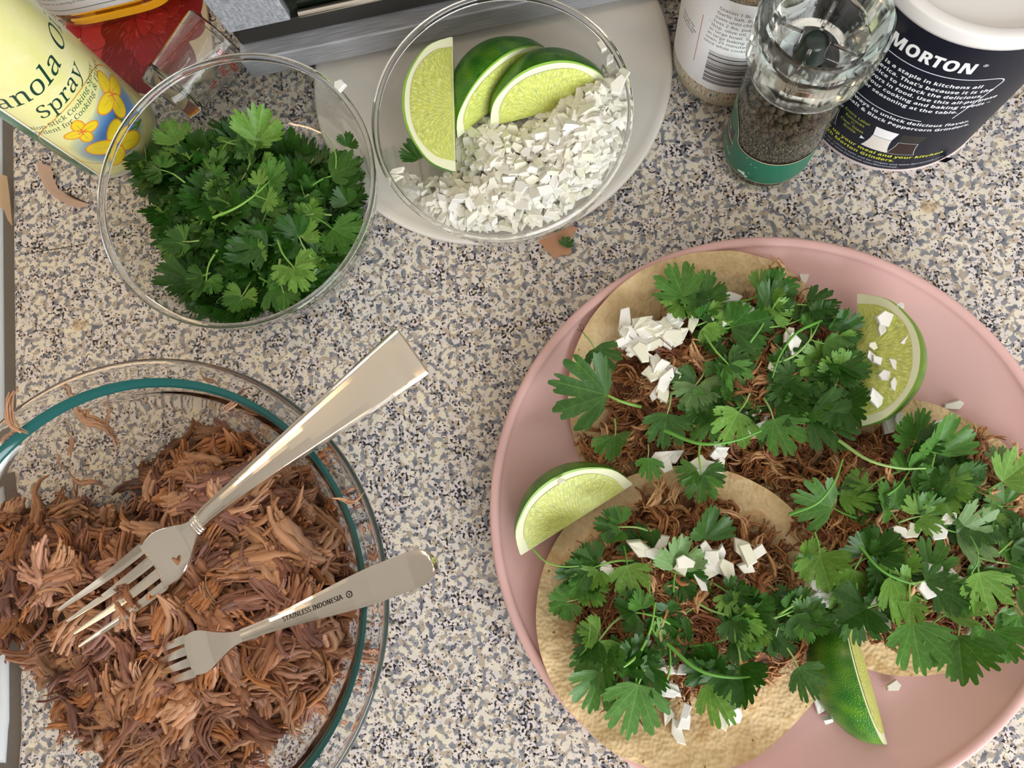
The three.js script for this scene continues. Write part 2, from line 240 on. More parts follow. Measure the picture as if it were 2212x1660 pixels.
// ---------------------------------------------------------------- packages behind the bowls
const font = (px, fam = 'sans-serif', st = '') => `${st} ${px}px ${fam}`;
function barcode(c, x, y, w, h, col, seed) { const r = rng(seed); c.fillStyle = col; let q = x; while (q < x + w) { const b = 1 + Math.floor(r() * 4) * w / 190; c.fillRect(q, y, b, h); q += b + (1 + Math.floor(r() * 3)) * w / 170; } }
function blurb(c, x, y, lines, lh, col, f) { c.fillStyle = col; c.font = f; lines.forEach((t, i) => c.fillText(t, x, y + i * lh)); }
{ // yellow spray can
  const p = V(-.275, 0, -.214), r = .0275, a0 = Math.atan2(-p.x, -p.z), g = group(p);
  const tex = canvasTex(864, 1200, (c, w, h) => {
    const Y = m => h - m * 10000;                               // metres above the base of the label (1 px = 0.1 mm)
    c.fillStyle = '#efe9a0'; c.fillRect(0, 0, w, h);
    for (let i = 0; i < 900; i++) { const q = R(); c.fillStyle = `rgba(${q > .5 ? '250,250,225' : '226,222,128'},.07)`; c.beginPath(); c.arc(R() * w, R() * h, 20 + R() * 40, 0, 7); c.fill(); }
    c.fillStyle = '#1d6b4a'; c.fillRect(0, 0, 150, h); c.fillStyle = '#fbfbf4'; c.fillRect(150, 0, 16, h); c.fillStyle = '#c9a44a'; c.fillRect(170, 0, 6, h);
    c.strokeStyle = '#d9933a'; c.lineWidth = 6; c.beginPath(); c.ellipse(w * .5, Y(.036), 330, 260, 0, 0, 7); c.stroke();
    const bl = (x, y, rx, ry) => { for (let k = 16; k > 0; k--) { c.fillStyle = `rgba(70,120,190,${.10})`; c.beginPath(); c.ellipse(x, y, rx * k / 16, ry * k / 16, 0, 0, 7); c.fill(); } };
    bl(w * .52, Y(.028), 250, 190); bl(w * .57, Y(.024), 210, 170); bl(w * .66, Y(.034), 180, 160); bl(w * .46, Y(.022), 190, 150);
    c.strokeStyle = '#5c7a2c'; c.lineWidth = 12; for (const [x0, y0, x1, y1] of [[.60, .033, .70, .012], [.53, .022, .70, .012], [.44, .014, .70, .012]]) { c.beginPath(); c.moveTo(w * x0, Y(y0)); c.quadraticCurveTo(w * .62, Y(.015), w * x1, Y(y1)); c.stroke(); }
    const flower = (x, y, s, a) => { for (let k = 0; k < 4; k++) { c.save(); c.translate(x, y); c.rotate(a + k * 1.57); c.beginPath(); c.ellipse(0, -s * .62, s * .42, s * .62, 0, 0, 7); c.fillStyle = '#f4d62e'; c.fill(); c.lineWidth = 7; c.strokeStyle = '#ec9430'; c.stroke(); c.beginPath(); c.moveTo(0, -s * .2); c.lineTo(0, -s * .8); c.lineWidth = 2; c.strokeStyle = '#b8862a'; c.stroke(); c.restore(); } c.strokeStyle = '#e0703c'; c.lineWidth = 5; for (let k = 0; k < 6; k++) { c.beginPath(); c.moveTo(x, y); c.lineTo(x + Math.cos(k) * s * .34, y + Math.sin(k) * s * .34); c.stroke(); } };
    flower(w * .70, Y(.039), 112, .4); flower(w * .46, Y(.020), 128, .7); flower(w * .40, Y(.043), 74, .2);
    c.textAlign = 'center'; c.fillStyle = '#1c4034';
    c.font = font(150, 'serif', 'italic'); c.fillText('Canola Oil', w * .5, Y(.078)); c.font = font(120, 'serif', 'italic'); c.fillText('Spray', w * .5, Y(.064));
    c.font = font(44, 'serif', 'italic'); c.fillText('Non Stick Cooking Spray', w * .48, Y(.0565)); c.fillText('Excellent for Cooking & Flavor', w * .48, Y(.0517));
    c.font = font(26); c.save(); c.translate(w * .86, Y(.02)); c.rotate(-1.2); c.fillText('©', 0, 0); c.restore();
  });
  mesh(lathe([[0, .002], [.024, .001], [.0258, 0], [.0272, .0012], [.0272, .003], [.0262, .0042], [r - .0004, .006], [r - .0004, .17], [.022, .182], [.016, .19], [0, .19]], 64), std({ color: 0xe9e4cf, metalness: .3, roughness: .35 }), 'can', g);
  mesh(sleeve(r, r, .006, .126, a0 - 1.57, a0 + 1.57), phy({ map: tex, roughness: .3, clearcoat: .4, clearcoatRoughness: .2 }), 'front_label', g);
  mesh(sleeve(r, r, .006, .126, a0 + 1.57, a0 + 4.713), phy({ color: 0x1d6b4a, roughness: .3 }), 'back_label', g);
  mesh(new THREE.CylinderGeometry(.021, .0225, .03, 48).translate(0, .198, 0), M.white, 'cap', g);
  thing(g, 'spray_can', 'yellow canola oil spray can with blue and yellow flower print', 'can');
}
{ // printed card under the oil bottle
  const c0 = at(428, 60, 0), A = .16, g = group(V(-.268, 0, -.300), A);
  const tex = canvasTex(900, 1000, (c, w, h) => {
    c.fillStyle = '#e6d6b4'; c.fillRect(0, 0, w, h);
    const r = rng(5); for (let k = 25; k >= 0; k--) { const a = k * 2.4, d = 70 + 15 * k; c.save(); c.translate(w * .50, h * .60); c.rotate(a); c.scale(1, 1.15); c.fillStyle = ['#b3262e', '#96161f', '#c23b3e', '#a5202a', '#7e1219'][k % 5]; c.beginPath(); c.moveTo(0, 0); c.bezierCurveTo(d * .8, -d * .5, d * 1.25, -d * .35, d * 1.08, 0); c.bezierCurveTo(d * 1.25, d * .3, d * .8, d * .55, 0, 0); c.fill(); c.lineWidth = 5; c.strokeStyle = 'rgba(90,8,16,.55)'; c.stroke(); c.restore(); }
    for (let k = 0; k < 240; k++) { c.strokeStyle = ['rgba(230,120,110,.35)', 'rgba(90,10,20,.35)', 'rgba(240,190,170,.3)'][k % 3]; c.lineWidth = 2 + r() * 5; const a = r() * 6.28, d = 60 + r() * 290, x = w * .5 + Math.cos(a) * d, y = h * .60 + Math.sin(a) * d; c.beginPath(); c.moveTo(x, y); c.lineTo(x + Math.cos(a) * 34, y + Math.sin(a) * 34); c.stroke(); }
    c.fillStyle = '#d87a2a'; for (let k = 0; k < 40; k++) { c.beginPath(); c.arc(w * .52 + (r() - .5) * 170, h * .45 + (r() - .5) * 120, 6 + r() * 10, 0, 7); c.fill(); }
  });
  const b = new RoundedBoxGeometry(.088, .0018, .13, 2, .0008); b.translate(0, .0009, 0); const top = new THREE.PlaneGeometry(.0865, .1285); top.rotateX(-Math.PI / 2); top.translate(0, .00188, 0);
  mesh(b, std({ color: 0xd9c6a2, roughness: .6 }), 'card', g); mesh(top, phy({ map: tex, roughness: .35 }), 'printed_face', g, 'cream face with a big red flower');
  thing(g, 'printed_card', 'cream card with red flower print under the oil bottle', 'card');
}
{ // oil bottle
  const A = .17, a = at(120, 84, .002), b = at(412, 18, .002), m = a.clone().add(b).multiplyScalar(.5), g = group(V(m.x, .002, m.z), A), W = .078, D = .05;
  const sec = (s, y, k = 1) => { const o = []; for (let i = 0; i < 40; i++) { const t = -i / 40 * 6.2832, c = Math.cos(t), q = Math.sin(t), e = .5; o.push(V(Math.sign(c) * Math.pow(Math.abs(c), e) * W / 2 * s, y, Math.sign(q) * Math.pow(Math.abs(q), e) * D / 2 * s - D / 2)); } return o; };
  const st = [[.0, .86], [.002, .95], [.006, 1], [.010, 1], [.0115, .965], [.013, .965], [.0145, 1], [.14, 1], [.165, .9], [.19, .55], [.205, .34], [.225, .33]];
  mesh(loft(st.map(([y, s]) => sec(s, y)), true, .5), M.thinGlass, 'bottle', g);
  const oil = phy({ color: new THREE.Color(.98, .80, .35), transmission: 1, thickness: .03, roughness: .02, ior: 1.33, attenuationColor: new THREE.Color(.95, .68, .16), attenuationDistance: .035 });
  mesh(loft(st.slice(0, 9).map(([y, s]) => sec(s * .97, y * .97 + .001)), true, .5), oil, 'oil', g, 'amber oil inside');
  const tex = canvasTex(900, 900, (c, w, h) => {
    c.fillStyle = '#efebe6'; c.fillRect(0, 0, w, h); c.strokeStyle = '#2f6b46'; c.lineWidth = 5;
    c.strokeRect(18, 20, 560, h - 60); for (let y = 60; y < h - 170; y += 44) { c.beginPath(); c.moveTo(18, y); c.lineTo(578, y); c.stroke(); }
    c.fillStyle = '#2a4436'; c.font = font(30);
    
    c.fillStyle = '#2f6b46'; c.fillRect(18, h - 330, 560, 10);
    c.fillStyle = '#2a4436'; c.font = font(27); ['Vitamin E 2mg', 'Not a significant source of cholesterol,', 'dietary fiber, total sugars, added sugars,', 'vitamin D, calcium, iron and potassium.', '* The % Daily Value tells you how much a', 'nutrient in a serving of food contributes.'].forEach((t, i) => { c.fillStyle = '#efebe6'; c.fillRect(24, h - 318 + i * 40, 548, 40); c.fillStyle = '#2a4436'; c.fillText(t, 34, h - 290 + i * 40); });
    barcode(c, 640, h - 520, 230, 430, '#2c7a4b', 3); c.fillStyle = '#2a2a2a'; c.font = font(50); c.fillText('7', 596, h - 42); c.fillText('61720 98', 650, h - 44);
  });
  mesh(grid(24, 4, (u, v) => { const x = (u - .5) * W * .97, e = Math.pow(Math.abs(1 - Math.pow(Math.abs(x / (W / 2)), 4)), .25); return [x, lerp(.0165, .1065, v), (e - 1) * D / 2 + .0006, u, v]; }), phy({ map: tex, roughness: .4 }), 'back_label', g, 'white nutrition label with green barcode');
  mesh(new THREE.CylinderGeometry(.016, .016, .02, 40).translate(0, .232, -D / 2), phy({ color: 0xd8b030, roughness: .4 }), 'cap', g);
  thing(g, 'oil_bottle', 'clear bottle of amber oil with white nutrition label and barcode', 'bottle');
}
const FONT = await new FontLoader().loadAsync('fonts/droid/droid_sans_regular.typeface.json');
{ // measuring glass lying on its side
  const a = V(-.232, 0, -.222), b = V(-.206, 0, -.254), d = b.clone().sub(a), L = .046, g = group(V(a.x, .0208, a.z));
  const q = new THREE.Group(); q.quaternion.setFromUnitVectors(V(0, 1, 0), d.normalize().clone().add(V(0, .04, 0)).normalize()); g.add(q); q.name = 'tumbler';
  mesh(lathe([[0, 0], [.0145, 0], [.016, .0015], [.0168, .008], [.0186, L - .001], [.0183, L], [.0175, L - .001], [.0152, .011], [.012, .0085], [0, .008]], 64), M.glass, 'wall', q);
  const red = phy({ color: 0xc23a32, roughness: .4 });
  const word = (t, y, size, ang) => { const s = new TextGeometry(t, { font: FONT, size, depth: .0001, curveSegments: 3 }); s.computeBoundingBox(); const p = s.attributes.position, w = s.boundingBox.max.x; for (let i = 0; i < p.count; i++) { const yy = y + p.getY(i), r = .0166 + (yy - .008) * .05 + .0002 + p.getZ(i), th = ang + (p.getX(i) - w / 2) / r; p.setXYZ(i, Math.sin(th) * r, yy, Math.cos(th) * r); } s.computeVertexNormals(); mesh(s, red, 'red_print', q); };
  for (const t of [-.25, .2]) { word('ESPRESSO', .036, .0032, 1.5 + t * 3); word('TBS', .030, .0032, 1.5 + t * 3); word('1', .020, .005, 1.5 + t * 3); }
  thing(g, 'measuring_glass', 'small glass measure with red print lying behind cilantro bowl', 'glass');
}
{ // salt canister
  const p = V(.1575, 0, -.219), r = .047, a0 = Math.atan2(-p.x, -p.z), g = group(p), HL = .112;
  const tex = canvasTex(2048, 832, (c, w, h) => {
    c.fillStyle = '#0e1424'; c.fillRect(0, 0, w, h);
    const Y = m => h - m * 1.1 / HL * h, k = w / (2 * Math.PI * r), X = m => w / 2 + m * k;           // metres to pixels
    c.save(); c.textAlign = 'center'; c.fillStyle = '#f6f6f4'; c.font = font(74, 'sans-serif', '900'); c.save(); c.translate(X(.006), Y(.084)); c.scale(.78, 1); c.fillText('MORTON', 0, 0); c.restore();
    c.font = font(18); c.fillText('®', X(.0265), Y(.089)); c.restore();
    c.strokeStyle = '#dfe3ea'; c.lineWidth = 4; c.beginPath(); c.moveTo(X(-.045), Y(.0798)); c.lineTo(X(.031), Y(.0798)); c.quadraticCurveTo(X(.041), Y(.0798), X(.040), Y(.075)); c.lineTo(X(.032), Y(.0495)); c.stroke();
    c.textAlign = 'left'; c.fillStyle = '#f3f3f1'; const T = (t, x, y, s, col = '#f3f3f1', st = 'bold') => { c.fillStyle = col; c.font = font(s, 'sans-serif', st); c.fillText(t, X(x), Y(y)); };
    ['Table Salt is a staple in kitchens all', 'across America. That’s because it is the', 'perfect choice to unlock the delicious,', 'natural flavors in food. Use this all-purpose', 'salt for all your cooking and baking needs –', 'in, on and for seasoning at the table.'].forEach((t, i) => T(t, -.0265 - .0008 * i, .0735 - i * .0039, 24.5));
    c.beginPath(); c.moveTo(X(-.045), Y(.0465)); c.lineTo(X(.020), Y(.0465)); c.stroke();
    T('Try more ways to unlock delicious flavor,', -.0285, .0425, 25); T('with Sea Salt & Black Peppercorn Grinders.', -.0295, .0385, 25);
    const grinder = (x, y0, y1, top, bot) => { c.fillStyle = top; c.beginPath(); c.moveTo(X(x - .0055), Y(y1)); c.lineTo(X(x + .0055), Y(y1)); c.lineTo(X(x + .0045), Y(lerp(y0, y1, .62))); c.lineTo(X(x - .0045), Y(lerp(y0, y1, .62))); c.fill(); c.fillStyle = bot; c.beginPath(); c.moveTo(X(x - .0045), Y(lerp(y0, y1, .6))); c.lineTo(X(x + .0045), Y(lerp(y0, y1, .6))); c.quadraticCurveTo(X(x + .0045), Y(lerp(y0, y1, .3)), X(x + .0065), Y(y0)); c.lineTo(X(x - .0065), Y(y0)); c.quadraticCurveTo(X(x - .0045), Y(lerp(y0, y1, .3)), X(x - .0045), Y(lerp(y0, y1, .6))); c.fill(); c.strokeStyle = '#d8d8d8'; c.lineWidth = 2; c.stroke(); };
    grinder(-.019, .0165, .0345, '#20242c', '#2a201c'); c.fillStyle = '#cfcfd6'; c.font = font(17, 'sans-serif', 'bold'); c.textAlign = 'center'; c.fillText('MORTON', X(-.019), Y(.0305)); c.textAlign = 'left';
    grinder(.010, .0155, .0335, '#f3f1f1', '#e6ded2'); grinder(.0225, .0155, .0335, '#2c2a28', '#33241e');
    c.textAlign = 'center'; ['Entire Label', 'Removes', 'for', 'Clear Glass', 'Bottle'].forEach((t, i) => { c.fillStyle = '#c9cc3e'; c.font = font(i === 2 ? 12 : 19); c.fillText(t, X(-.0055), Y(.0312 - [0, .003, .005, .0075, .0105][i])); });
    c.fillStyle = '#eee'; c.beginPath(); c.moveTo(X(.001), Y(.022)); c.lineTo(X(.001), Y(.0195)); c.lineTo(X(.0035), Y(.0207)); c.fill(); c.textAlign = 'left';
    T('Spice up your meal and your kitchen', -.0235, .0118, 27, '#d8da38'); T('with Morton Grinders.', -.019, .0078, 27, '#d8da38');
    T('Visit us for our culinary salts and for recipes visit www.MortonSalt.com', -.0245, .0045, 16, '#d5d8e2', ''); T('and join us at www.Facebook.com/MortonSalt.', -.0215, .0018, 16, '#d5d8e2', '');
  });
  mesh(lathe([[0, .001], [.044, .001], [.0455, 0], [r, .0008], [r + .0006, .002], [r - .0004, .0034], [r - .0006, .116]], 72), std({ color: 0xd9c9c4, roughness: .55 }), 'base', g);
  const s = sleeve(r, r, .0032, .0032 + HL, a0 - Math.PI, a0 + Math.PI, 96), lab = mesh(s, phy({ map: tex, roughness: .38, specularIntensity: .5 }), 'label', g, 'navy blue printed paper label');
  mesh(sleeve(r + .0004, r + .0035, .0035, .0085, a0 + 1.02, a0 + 1.12, 4), phy({ color: 0x0e1424, roughness: .4 }), 'label_corner', lab, 'lifted corner of the label');
  const lid = mesh(lathe([[r - .0006, .1142], [r + .0012, .1146], [r + .0016, .1165], [r + .0014, .1215], [r + .0004, .1225], [r - .0028, .1225], [r - .004, .1213], [r - .0045, .119], [0, .1185]], 96), phy({ color: 0xe9e6e2, roughness: .45 }), 'lid', g, 'white rimmed lid');
  mesh(new THREE.SphereGeometry(.0024, 12, 8).scale(1, .12, .7).translate(-.002, .1189, .025), std({ color: 0xd39a4c, roughness: .8 }), 'lid_stain', lid);
  thing(g, 'salt_canister', 'navy blue table salt canister with white lid', 'canister');
}
const granN = perlin(41, 90), granN2 = perlin(42, 160), granL = perlin(43, 6);
const saltTex = dataTex(512, 512, (u, v, o) => { const a = granN(u, v), b = granN2(u, v), l = granL(u, v); let r = 222 + b * 26 + l * 14, g = 206 + b * 26 + l * 2, e = 184 + b * 26 - l * 10; if (a > .42) { r = 70; g = 66; e = 56; } else if (a < -.43) { r = 196; g = 128; e = 78; } o[0] = r; o[1] = g; o[2] = e; });
const pepTex = dataTex(512, 512, (u, v, o) => { const a = granN(u, v), b = granN2(u, v); const t = 34 + a * 34 + b * 28; o[0] = t * 1.2; o[1] = t; o[2] = t * .78; if (a > .45) { o[0] = 150; o[1] = 132; o[2] = 96; } });
const grainBump = dataTex(512, 512, (u, v, o) => { o[0] = o[1] = o[2] = 128 + granN(u, v) * 70 + granN2(u, v) * 60; }, false);
{ // garlic salt shaker
  const p = V(.0735, 0, -.238), g = group(p), r = .030, a0 = Math.atan2(-p.x, -p.z);
  const out = [[0, .001], [.024, 0], [.0275, .002], [.0295, .006], [r, .012], [r, .10], [.026, .112], [.022, .116], [.022, .125]];
  mesh(lathe(out, 72), M.thinGlass, 'bottle', g);
  const tex = canvasTex(1400, 1120, (c, w, h) => {
    c.fillStyle = '#f1f0f4'; c.fillRect(0, 0, w, h); const q = rng(6); for (let k = 0; k < 26; k++) { c.fillStyle = `rgba(205,190,175,${.08 + q() * .1})`; c.beginPath(); c.ellipse(q() * w, q() * h, 10 + q() * 46, 6 + q() * 22, q() * 3, 0, 7); c.fill(); }
    c.fillStyle = '#111'; c.font = font(43);
    ['Season 1 lb. chicken pieces with 1 tsp.', 'Garlic Salt. Bake in preheated', 'oven until chicken is cooked through.', 'Toss 2 lbs. potatoes, cut up, with 1', 'tbsp. olive oil, 2 tsp. Garlic Salt', 'in large bowl. Spread in single layer', 'in large baking pan. Bake in preheated', 'oven 25 minutes or until golden brown, stirring', 'once while cooking.'].forEach((t, i) => c.fillText(t, 440 - i * 8, 130 + i * 52));
    c.strokeStyle = '#b5462f'; c.lineWidth = 5; c.beginPath(); c.moveTo(330, 300); c.lineTo(330, 880); c.stroke();
    c.font = font(32, 'sans-serif', 'bold'); ['Visit us for', 'recipes, tips', 'and tricks!'].forEach((t, i) => c.fillText(t, 110, 520 + i * 40));
    c.save(); c.translate(440, 620); const r2 = rng(9); c.fillStyle = '#111'; let x = 0; while (x < 400) { const b = 5 + Math.floor(r2() * 3) * 4.4; c.fillRect(0, x, 440, b); x += b + 4 + Math.floor(r2() * 3) * 4; } c.translate(458, 400); c.rotate(-Math.PI / 2); c.font = font(58); c.fillText('21500 00450', 12, 46); c.fillText('0', -60, 46); c.fillText('3', 400, 46); c.restore();
  });
  mesh(sleeve(r + .0003, r + .0003, .023, .095, a0 - 1.25, a0 + 1.7, 64), phy({ map: tex, roughness: .4 }), 'label', g, 'white label with recipe and black barcode');
  mesh(lathe([[.0232, .116], [.0245, .117], [.0245, .134], [.023, .136], [0, .136]], 48), phy({ color: 0x1d4a35, roughness: .4 }), 'cap', g);
  thing(g, 'spice_shaker', 'clear shaker of garlic salt with white barcode label', 'shaker');
  const fill = mesh(lathe([[0, .0022], [.0238, .0014], [.0268, .0032], [.0286, .0068], [.0291, .0125], [.0291, .088], [0, .09]], 72), std({ map: saltTex, bumpMap: grainBump, bumpScale: .0006, roughness: .9 })); fill.material.map = saltTex.clone(); fill.material.map.repeat.set(4, 1); fill.material.map.needsUpdate = true; fill.position.copy(p);
  thing(fill, 'garlic_salt', 'speckled tan garlic salt grains inside the shaker', 'seasoning', null, 'stuff');
}
{ // pepper grinder
  const p = V(.0901, 0, -.1857), g = group(p), r = .0224, a0 = Math.atan2(-p.x, -p.z);
  mesh(lathe([[0, .003], [.014, .0026], [.019, .0004], [.0205, 0], [.0218, .0016], [r, .006], [r, .066], [.0217, .072], [.0192, .078], [.0180, .081], [.0196, .0822], [.0196, .0842], [.0182, .0852], [.0196, .0866], [.0196, .0886], [.018, .09]], 72), M.thinGlass, 'jar', g);
  const tex = canvasTex(1200, 700, (c, w, h) => {
    c.clearRect(0, 0, w, h);
    const q = rng(8); c.fillStyle = '#0f6a50'; c.beginPath(); c.moveTo(0, h); c.lineTo(0, 0); c.lineTo(150, 30); c.quadraticCurveTo(330, 110, 350, 300); c.quadraticCurveTo(370, 356, 460, 360); c.lineTo(w, 360); c.lineTo(w, h); c.closePath(); c.fill(); c.strokeStyle = '#b9a184'; c.lineWidth = 14; c.stroke();
    for (let k = 0; k < 500; k++) { c.fillStyle = q() > .5 ? 'rgba(6,88,66,.16)' : 'rgba(30,128,98,.14)'; const x = 380 + q() * 800, y = 376 + q() * 300; c.fillRect(x, y, 20 + q() * 70, 2 + q() * 3); }
    c.fillStyle = '#20302a'; c.fillRect(30, 280, 280, 240); c.strokeStyle = '#8c8470'; c.lineWidth = 5; c.strokeRect(30, 280, 280, 240);
    c.fillStyle = '#e8ece4'; c.font = font(44, 'serif', 'bold'); c.fillText('BLACK', 90, 370); c.font = font(38, 'serif', 'bold'); c.fillText('PEPPERCORNS', 36, 450); c.font = font(46, 'serif', 'bold'); c.fillText('TRADER', 10, 130); c.fillText('JOE’S', 20, 190); c.font = font(34); c.fillText('NET WT 1.8 OZ (51g)', 20, 600);
    c.fillStyle = '#dfe9e4'; for (const [x, y] of [[470, 640], [480, 652], [500, 660], [462, 650], [520, 668], [490, 636], [478, 400], [520, 452], [560, 470], [530, 600]]) { c.beginPath(); for (let k = 0; k < 7; k++) { const a = k / 7 * 6.28, d = (y > 630 ? 15 : 5) * (.5 + q()); c.lineTo(x + Math.cos(a) * d, y + Math.sin(a) * d); } c.fill(); }
  });
  mesh(sleeve(r + .00025, r + .00025, 0.0125, .060, a0 - 1.7, a0 + 1.9, 64), phy({ map: tex, transparent: true, alphaTest: .5, roughness: .35 }), 'label', g, 'dark green label with gold border');
  const rings = []; for (let k = 0; k <= 14; k++) { const t = k / 14, y = .089 + t * .034, ring = []; for (let i = 0; i < 72; i++) { const a = -i / 72 * 6.2832, rr = .0238 + .0022 * smooth(0, .25, t) - .002 * smooth(.85, 1, t) + .00045 * Math.cos(a * 12) * smooth(.1, .3, t) * (1 - smooth(.8, .95, t)); ring.push(V(Math.cos(a) * rr, y, Math.sin(a) * rr)); } rings.push(ring); }
  for (const [y, rr] of [[.1225, .0225], [.119, .0215], [.110, .0195], [.104, .0150], [.098, .0128], [.0945, .0124]]) { const ring = []; for (let i = 0; i < 72; i++) { const a = -i / 72 * 6.2832; ring.push(V(Math.cos(a) * rr, y, Math.sin(a) * rr)); } rings.push(ring); }
  mesh(loft(rings, true, .4), M.cap, 'grinder_cap', g, 'clear plastic grinder cap');
  const core = lathe([[0, .0952], [.0066, .0952], [.0072, .0965], [.0056, .099], [.0052, .1035], [.0036, .105], [0, .105]], 40); mesh(core, phy({ color: 0x23302c, roughness: .25 }), 'grinder_core', g, 'dark grinder core under the cap');
  for (let k = 0; k < 4; k++) { const a = k * 1.57 + .5, fin = new RoundedBoxGeometry(.012, .010, .0016, 2, .0006); fin.rotateY(-a); fin.translate(Math.cos(a) * .0115, .1015, Math.sin(a) * .0115); mesh(fin, M.cap, 'fin', g); }
  thing(g, 'pepper_grinder', 'glass pepper grinder with clear cap and dark green label', 'grinder');
  const fg = new THREE.Group(); fg.position.copy(p); const base = mesh(lathe([[0, .0036], [.0195, .0014], [.0210, .006], [.0214, .0135], [.0212, .050], [.017, .056], [0, .058]], 64), std({ map: pepTex, bumpMap: grainBump, bumpScale: .0008, roughness: .9 }), 'ground_pepper', fg);
  base.material.map = pepTex.clone(); base.material.map.repeat.set(3, 1.2); base.material.map.needsUpdate = true;
  const q = rng(12), inst = new THREE.InstancedMesh(new THREE.IcosahedronGeometry(.0017, 1), std({ color: 0x4a3c2e, roughness: .85 }), 420), mt = new THREE.Matrix4(); inst.name = 'peppercorns';
  for (let k = 0; k < 420; k++) { const a = q() * 6.28, d = Math.sqrt(q()) * .0195, y = .0575 - (d / .0195) ** 2 * .006 + q() * .003; mt.makeScale(.7 + q() * .5, .7 + q() * .5, .7 + q() * .5).setPosition(Math.cos(a) * d, y, Math.sin(a) * d); inst.setMatrixAt(k, mt); const s = .35 + q() * .8; inst.setColorAt(k, new THREE.Color(s, s * .95, s * .85)); }
  fg.add(inst); thing(fg, 'peppercorn_fill', 'dark cracked peppercorns inside the glass grinder', 'pepper', null, 'stuff');
}
// ---------------------------------------------------------------- tortillas
const tN = perlin(51, 9), tN2 = perlin(52, 34), tN3 = perlin(53, 90), tN4 = perlin(54, 60);
const tortTex = dataTex(1024, 1024, (u, v, o) => {
  const a = tN(u, v), b = tN2(u, v), c = tN3(u, v), d = tN4(u, v); let t = a * 12 + b * 9 + c * 6, r = 224 + t, g = 197 + t * 1.1, e = 152 + t * 1.25;
  const br = smooth(.25, .7, a + .4 * b); r = lerp(r, 196, br * .6); g = lerp(g, 156, br * .6); e = lerp(e, 104, br * .6);
  const sp = smooth(.74, .84, d) * .8; r = lerp(r, 120, sp); g = lerp(g, 78, sp); e = lerp(e, 42, sp); o[0] = r; o[1] = g; o[2] = e;
});
const tortBump = dataTex(1024, 1024, (u, v, o) => { o[0] = o[1] = o[2] = 128 + tN2(u, v) * 70 + tN3(u, v) * 45 + tN(u, v) * 30; }, false);
M.tortilla = phy({ map: tortTex, bumpMap: tortBump, bumpScale: .0012, roughness: .8, specularIntensity: .3 });
function tortilla(c, r, y0, seed, shape, label) {
  const n1 = perlin(seed, 5), n2 = perlin(seed + 1, 14), NS = 120, NR = 26, T = .0021;
  const edge = a => r * (1 + .018 * n1(a / 6.2832, .3) + .006 * n2(a / 6.2832, .6) * 1.4);
  const pt = (u, v, low) => { const a = u * 6.2832, q = v, d = edge(a) * q * (low ? .997 : 1), x = Math.cos(a) * d, z = Math.sin(a) * d, k = shape(x, z, q, a); const w = .0011 * n2(.5 + x * 5, .5 + z * 5) * (.4 + q) + .0014 * n1(.5 + x * 4, .5 + z * 4) * q; return [x, k + w + (low ? -T : 0) * (q > .99 ? .55 : 1), z, .5 + x / .15 + seed * .17, .5 + z / .15 + seed * .29]; };
  const top = flip(grid(NS, NR, (u, v) => pt(u, v, false))), bot = grid(NS, NR, (u, v) => pt(u, v, true));
  const rim = flip(grid(NS, 2, (u, v) => { const t = pt(u, 1, false), b = pt(u, 1, true); return [lerp(t[0], b[0], v) * (v === .5 ? 1.004 : 1), lerp(t[1], b[1], v), lerp(t[2], b[2], v) * (v === .5 ? 1.004 : 1), t[3] + .01 * v, t[4]]; }));
  const g = group(V(c.x, y0, c.z)); mesh(mergeGeometries([top, bot, rim]), M.tortilla, 'tortilla_disc', g);
  return thing(g, 'corn_tortilla', label, 'tortilla');
}
const wallUp = (c, x, z) => { const d = Math.hypot(c.x + x - PLATE.x, c.z + z - PLATE.z); return .014 * smooth(.098, .132, d); };   // the tortilla climbs the plate's side
const T1 = V(.059, 0, -.0534), T2 = V(.0401, 0, .0484), T3 = V(.141, 0, .0115);
tortilla(T1, .0722, .0085, 61, (x, z, q) => wallUp(T1, x, z), 'corn tortilla under pork and cilantro, beside both upright lime wedges');
tortilla(T3, .0640, .0110, 63, (x, z, q) => wallUp(T3, x, z) + .004 * smooth(.0, .9, -x / .06) * q, 'corn tortilla with cilantro, touching the green-skinned lime wedge');
tortilla(T2, .0690, .0130, 65, (x, z, q, a) => wallUp(T2, x, z) + .006 * smooth(.3, 1, -z / .07) * q + .006 * smooth(.4, 1, (x - z * .4) / .07) * q * q, 'corn tortilla overlapping the other two, with bare ragged edge');

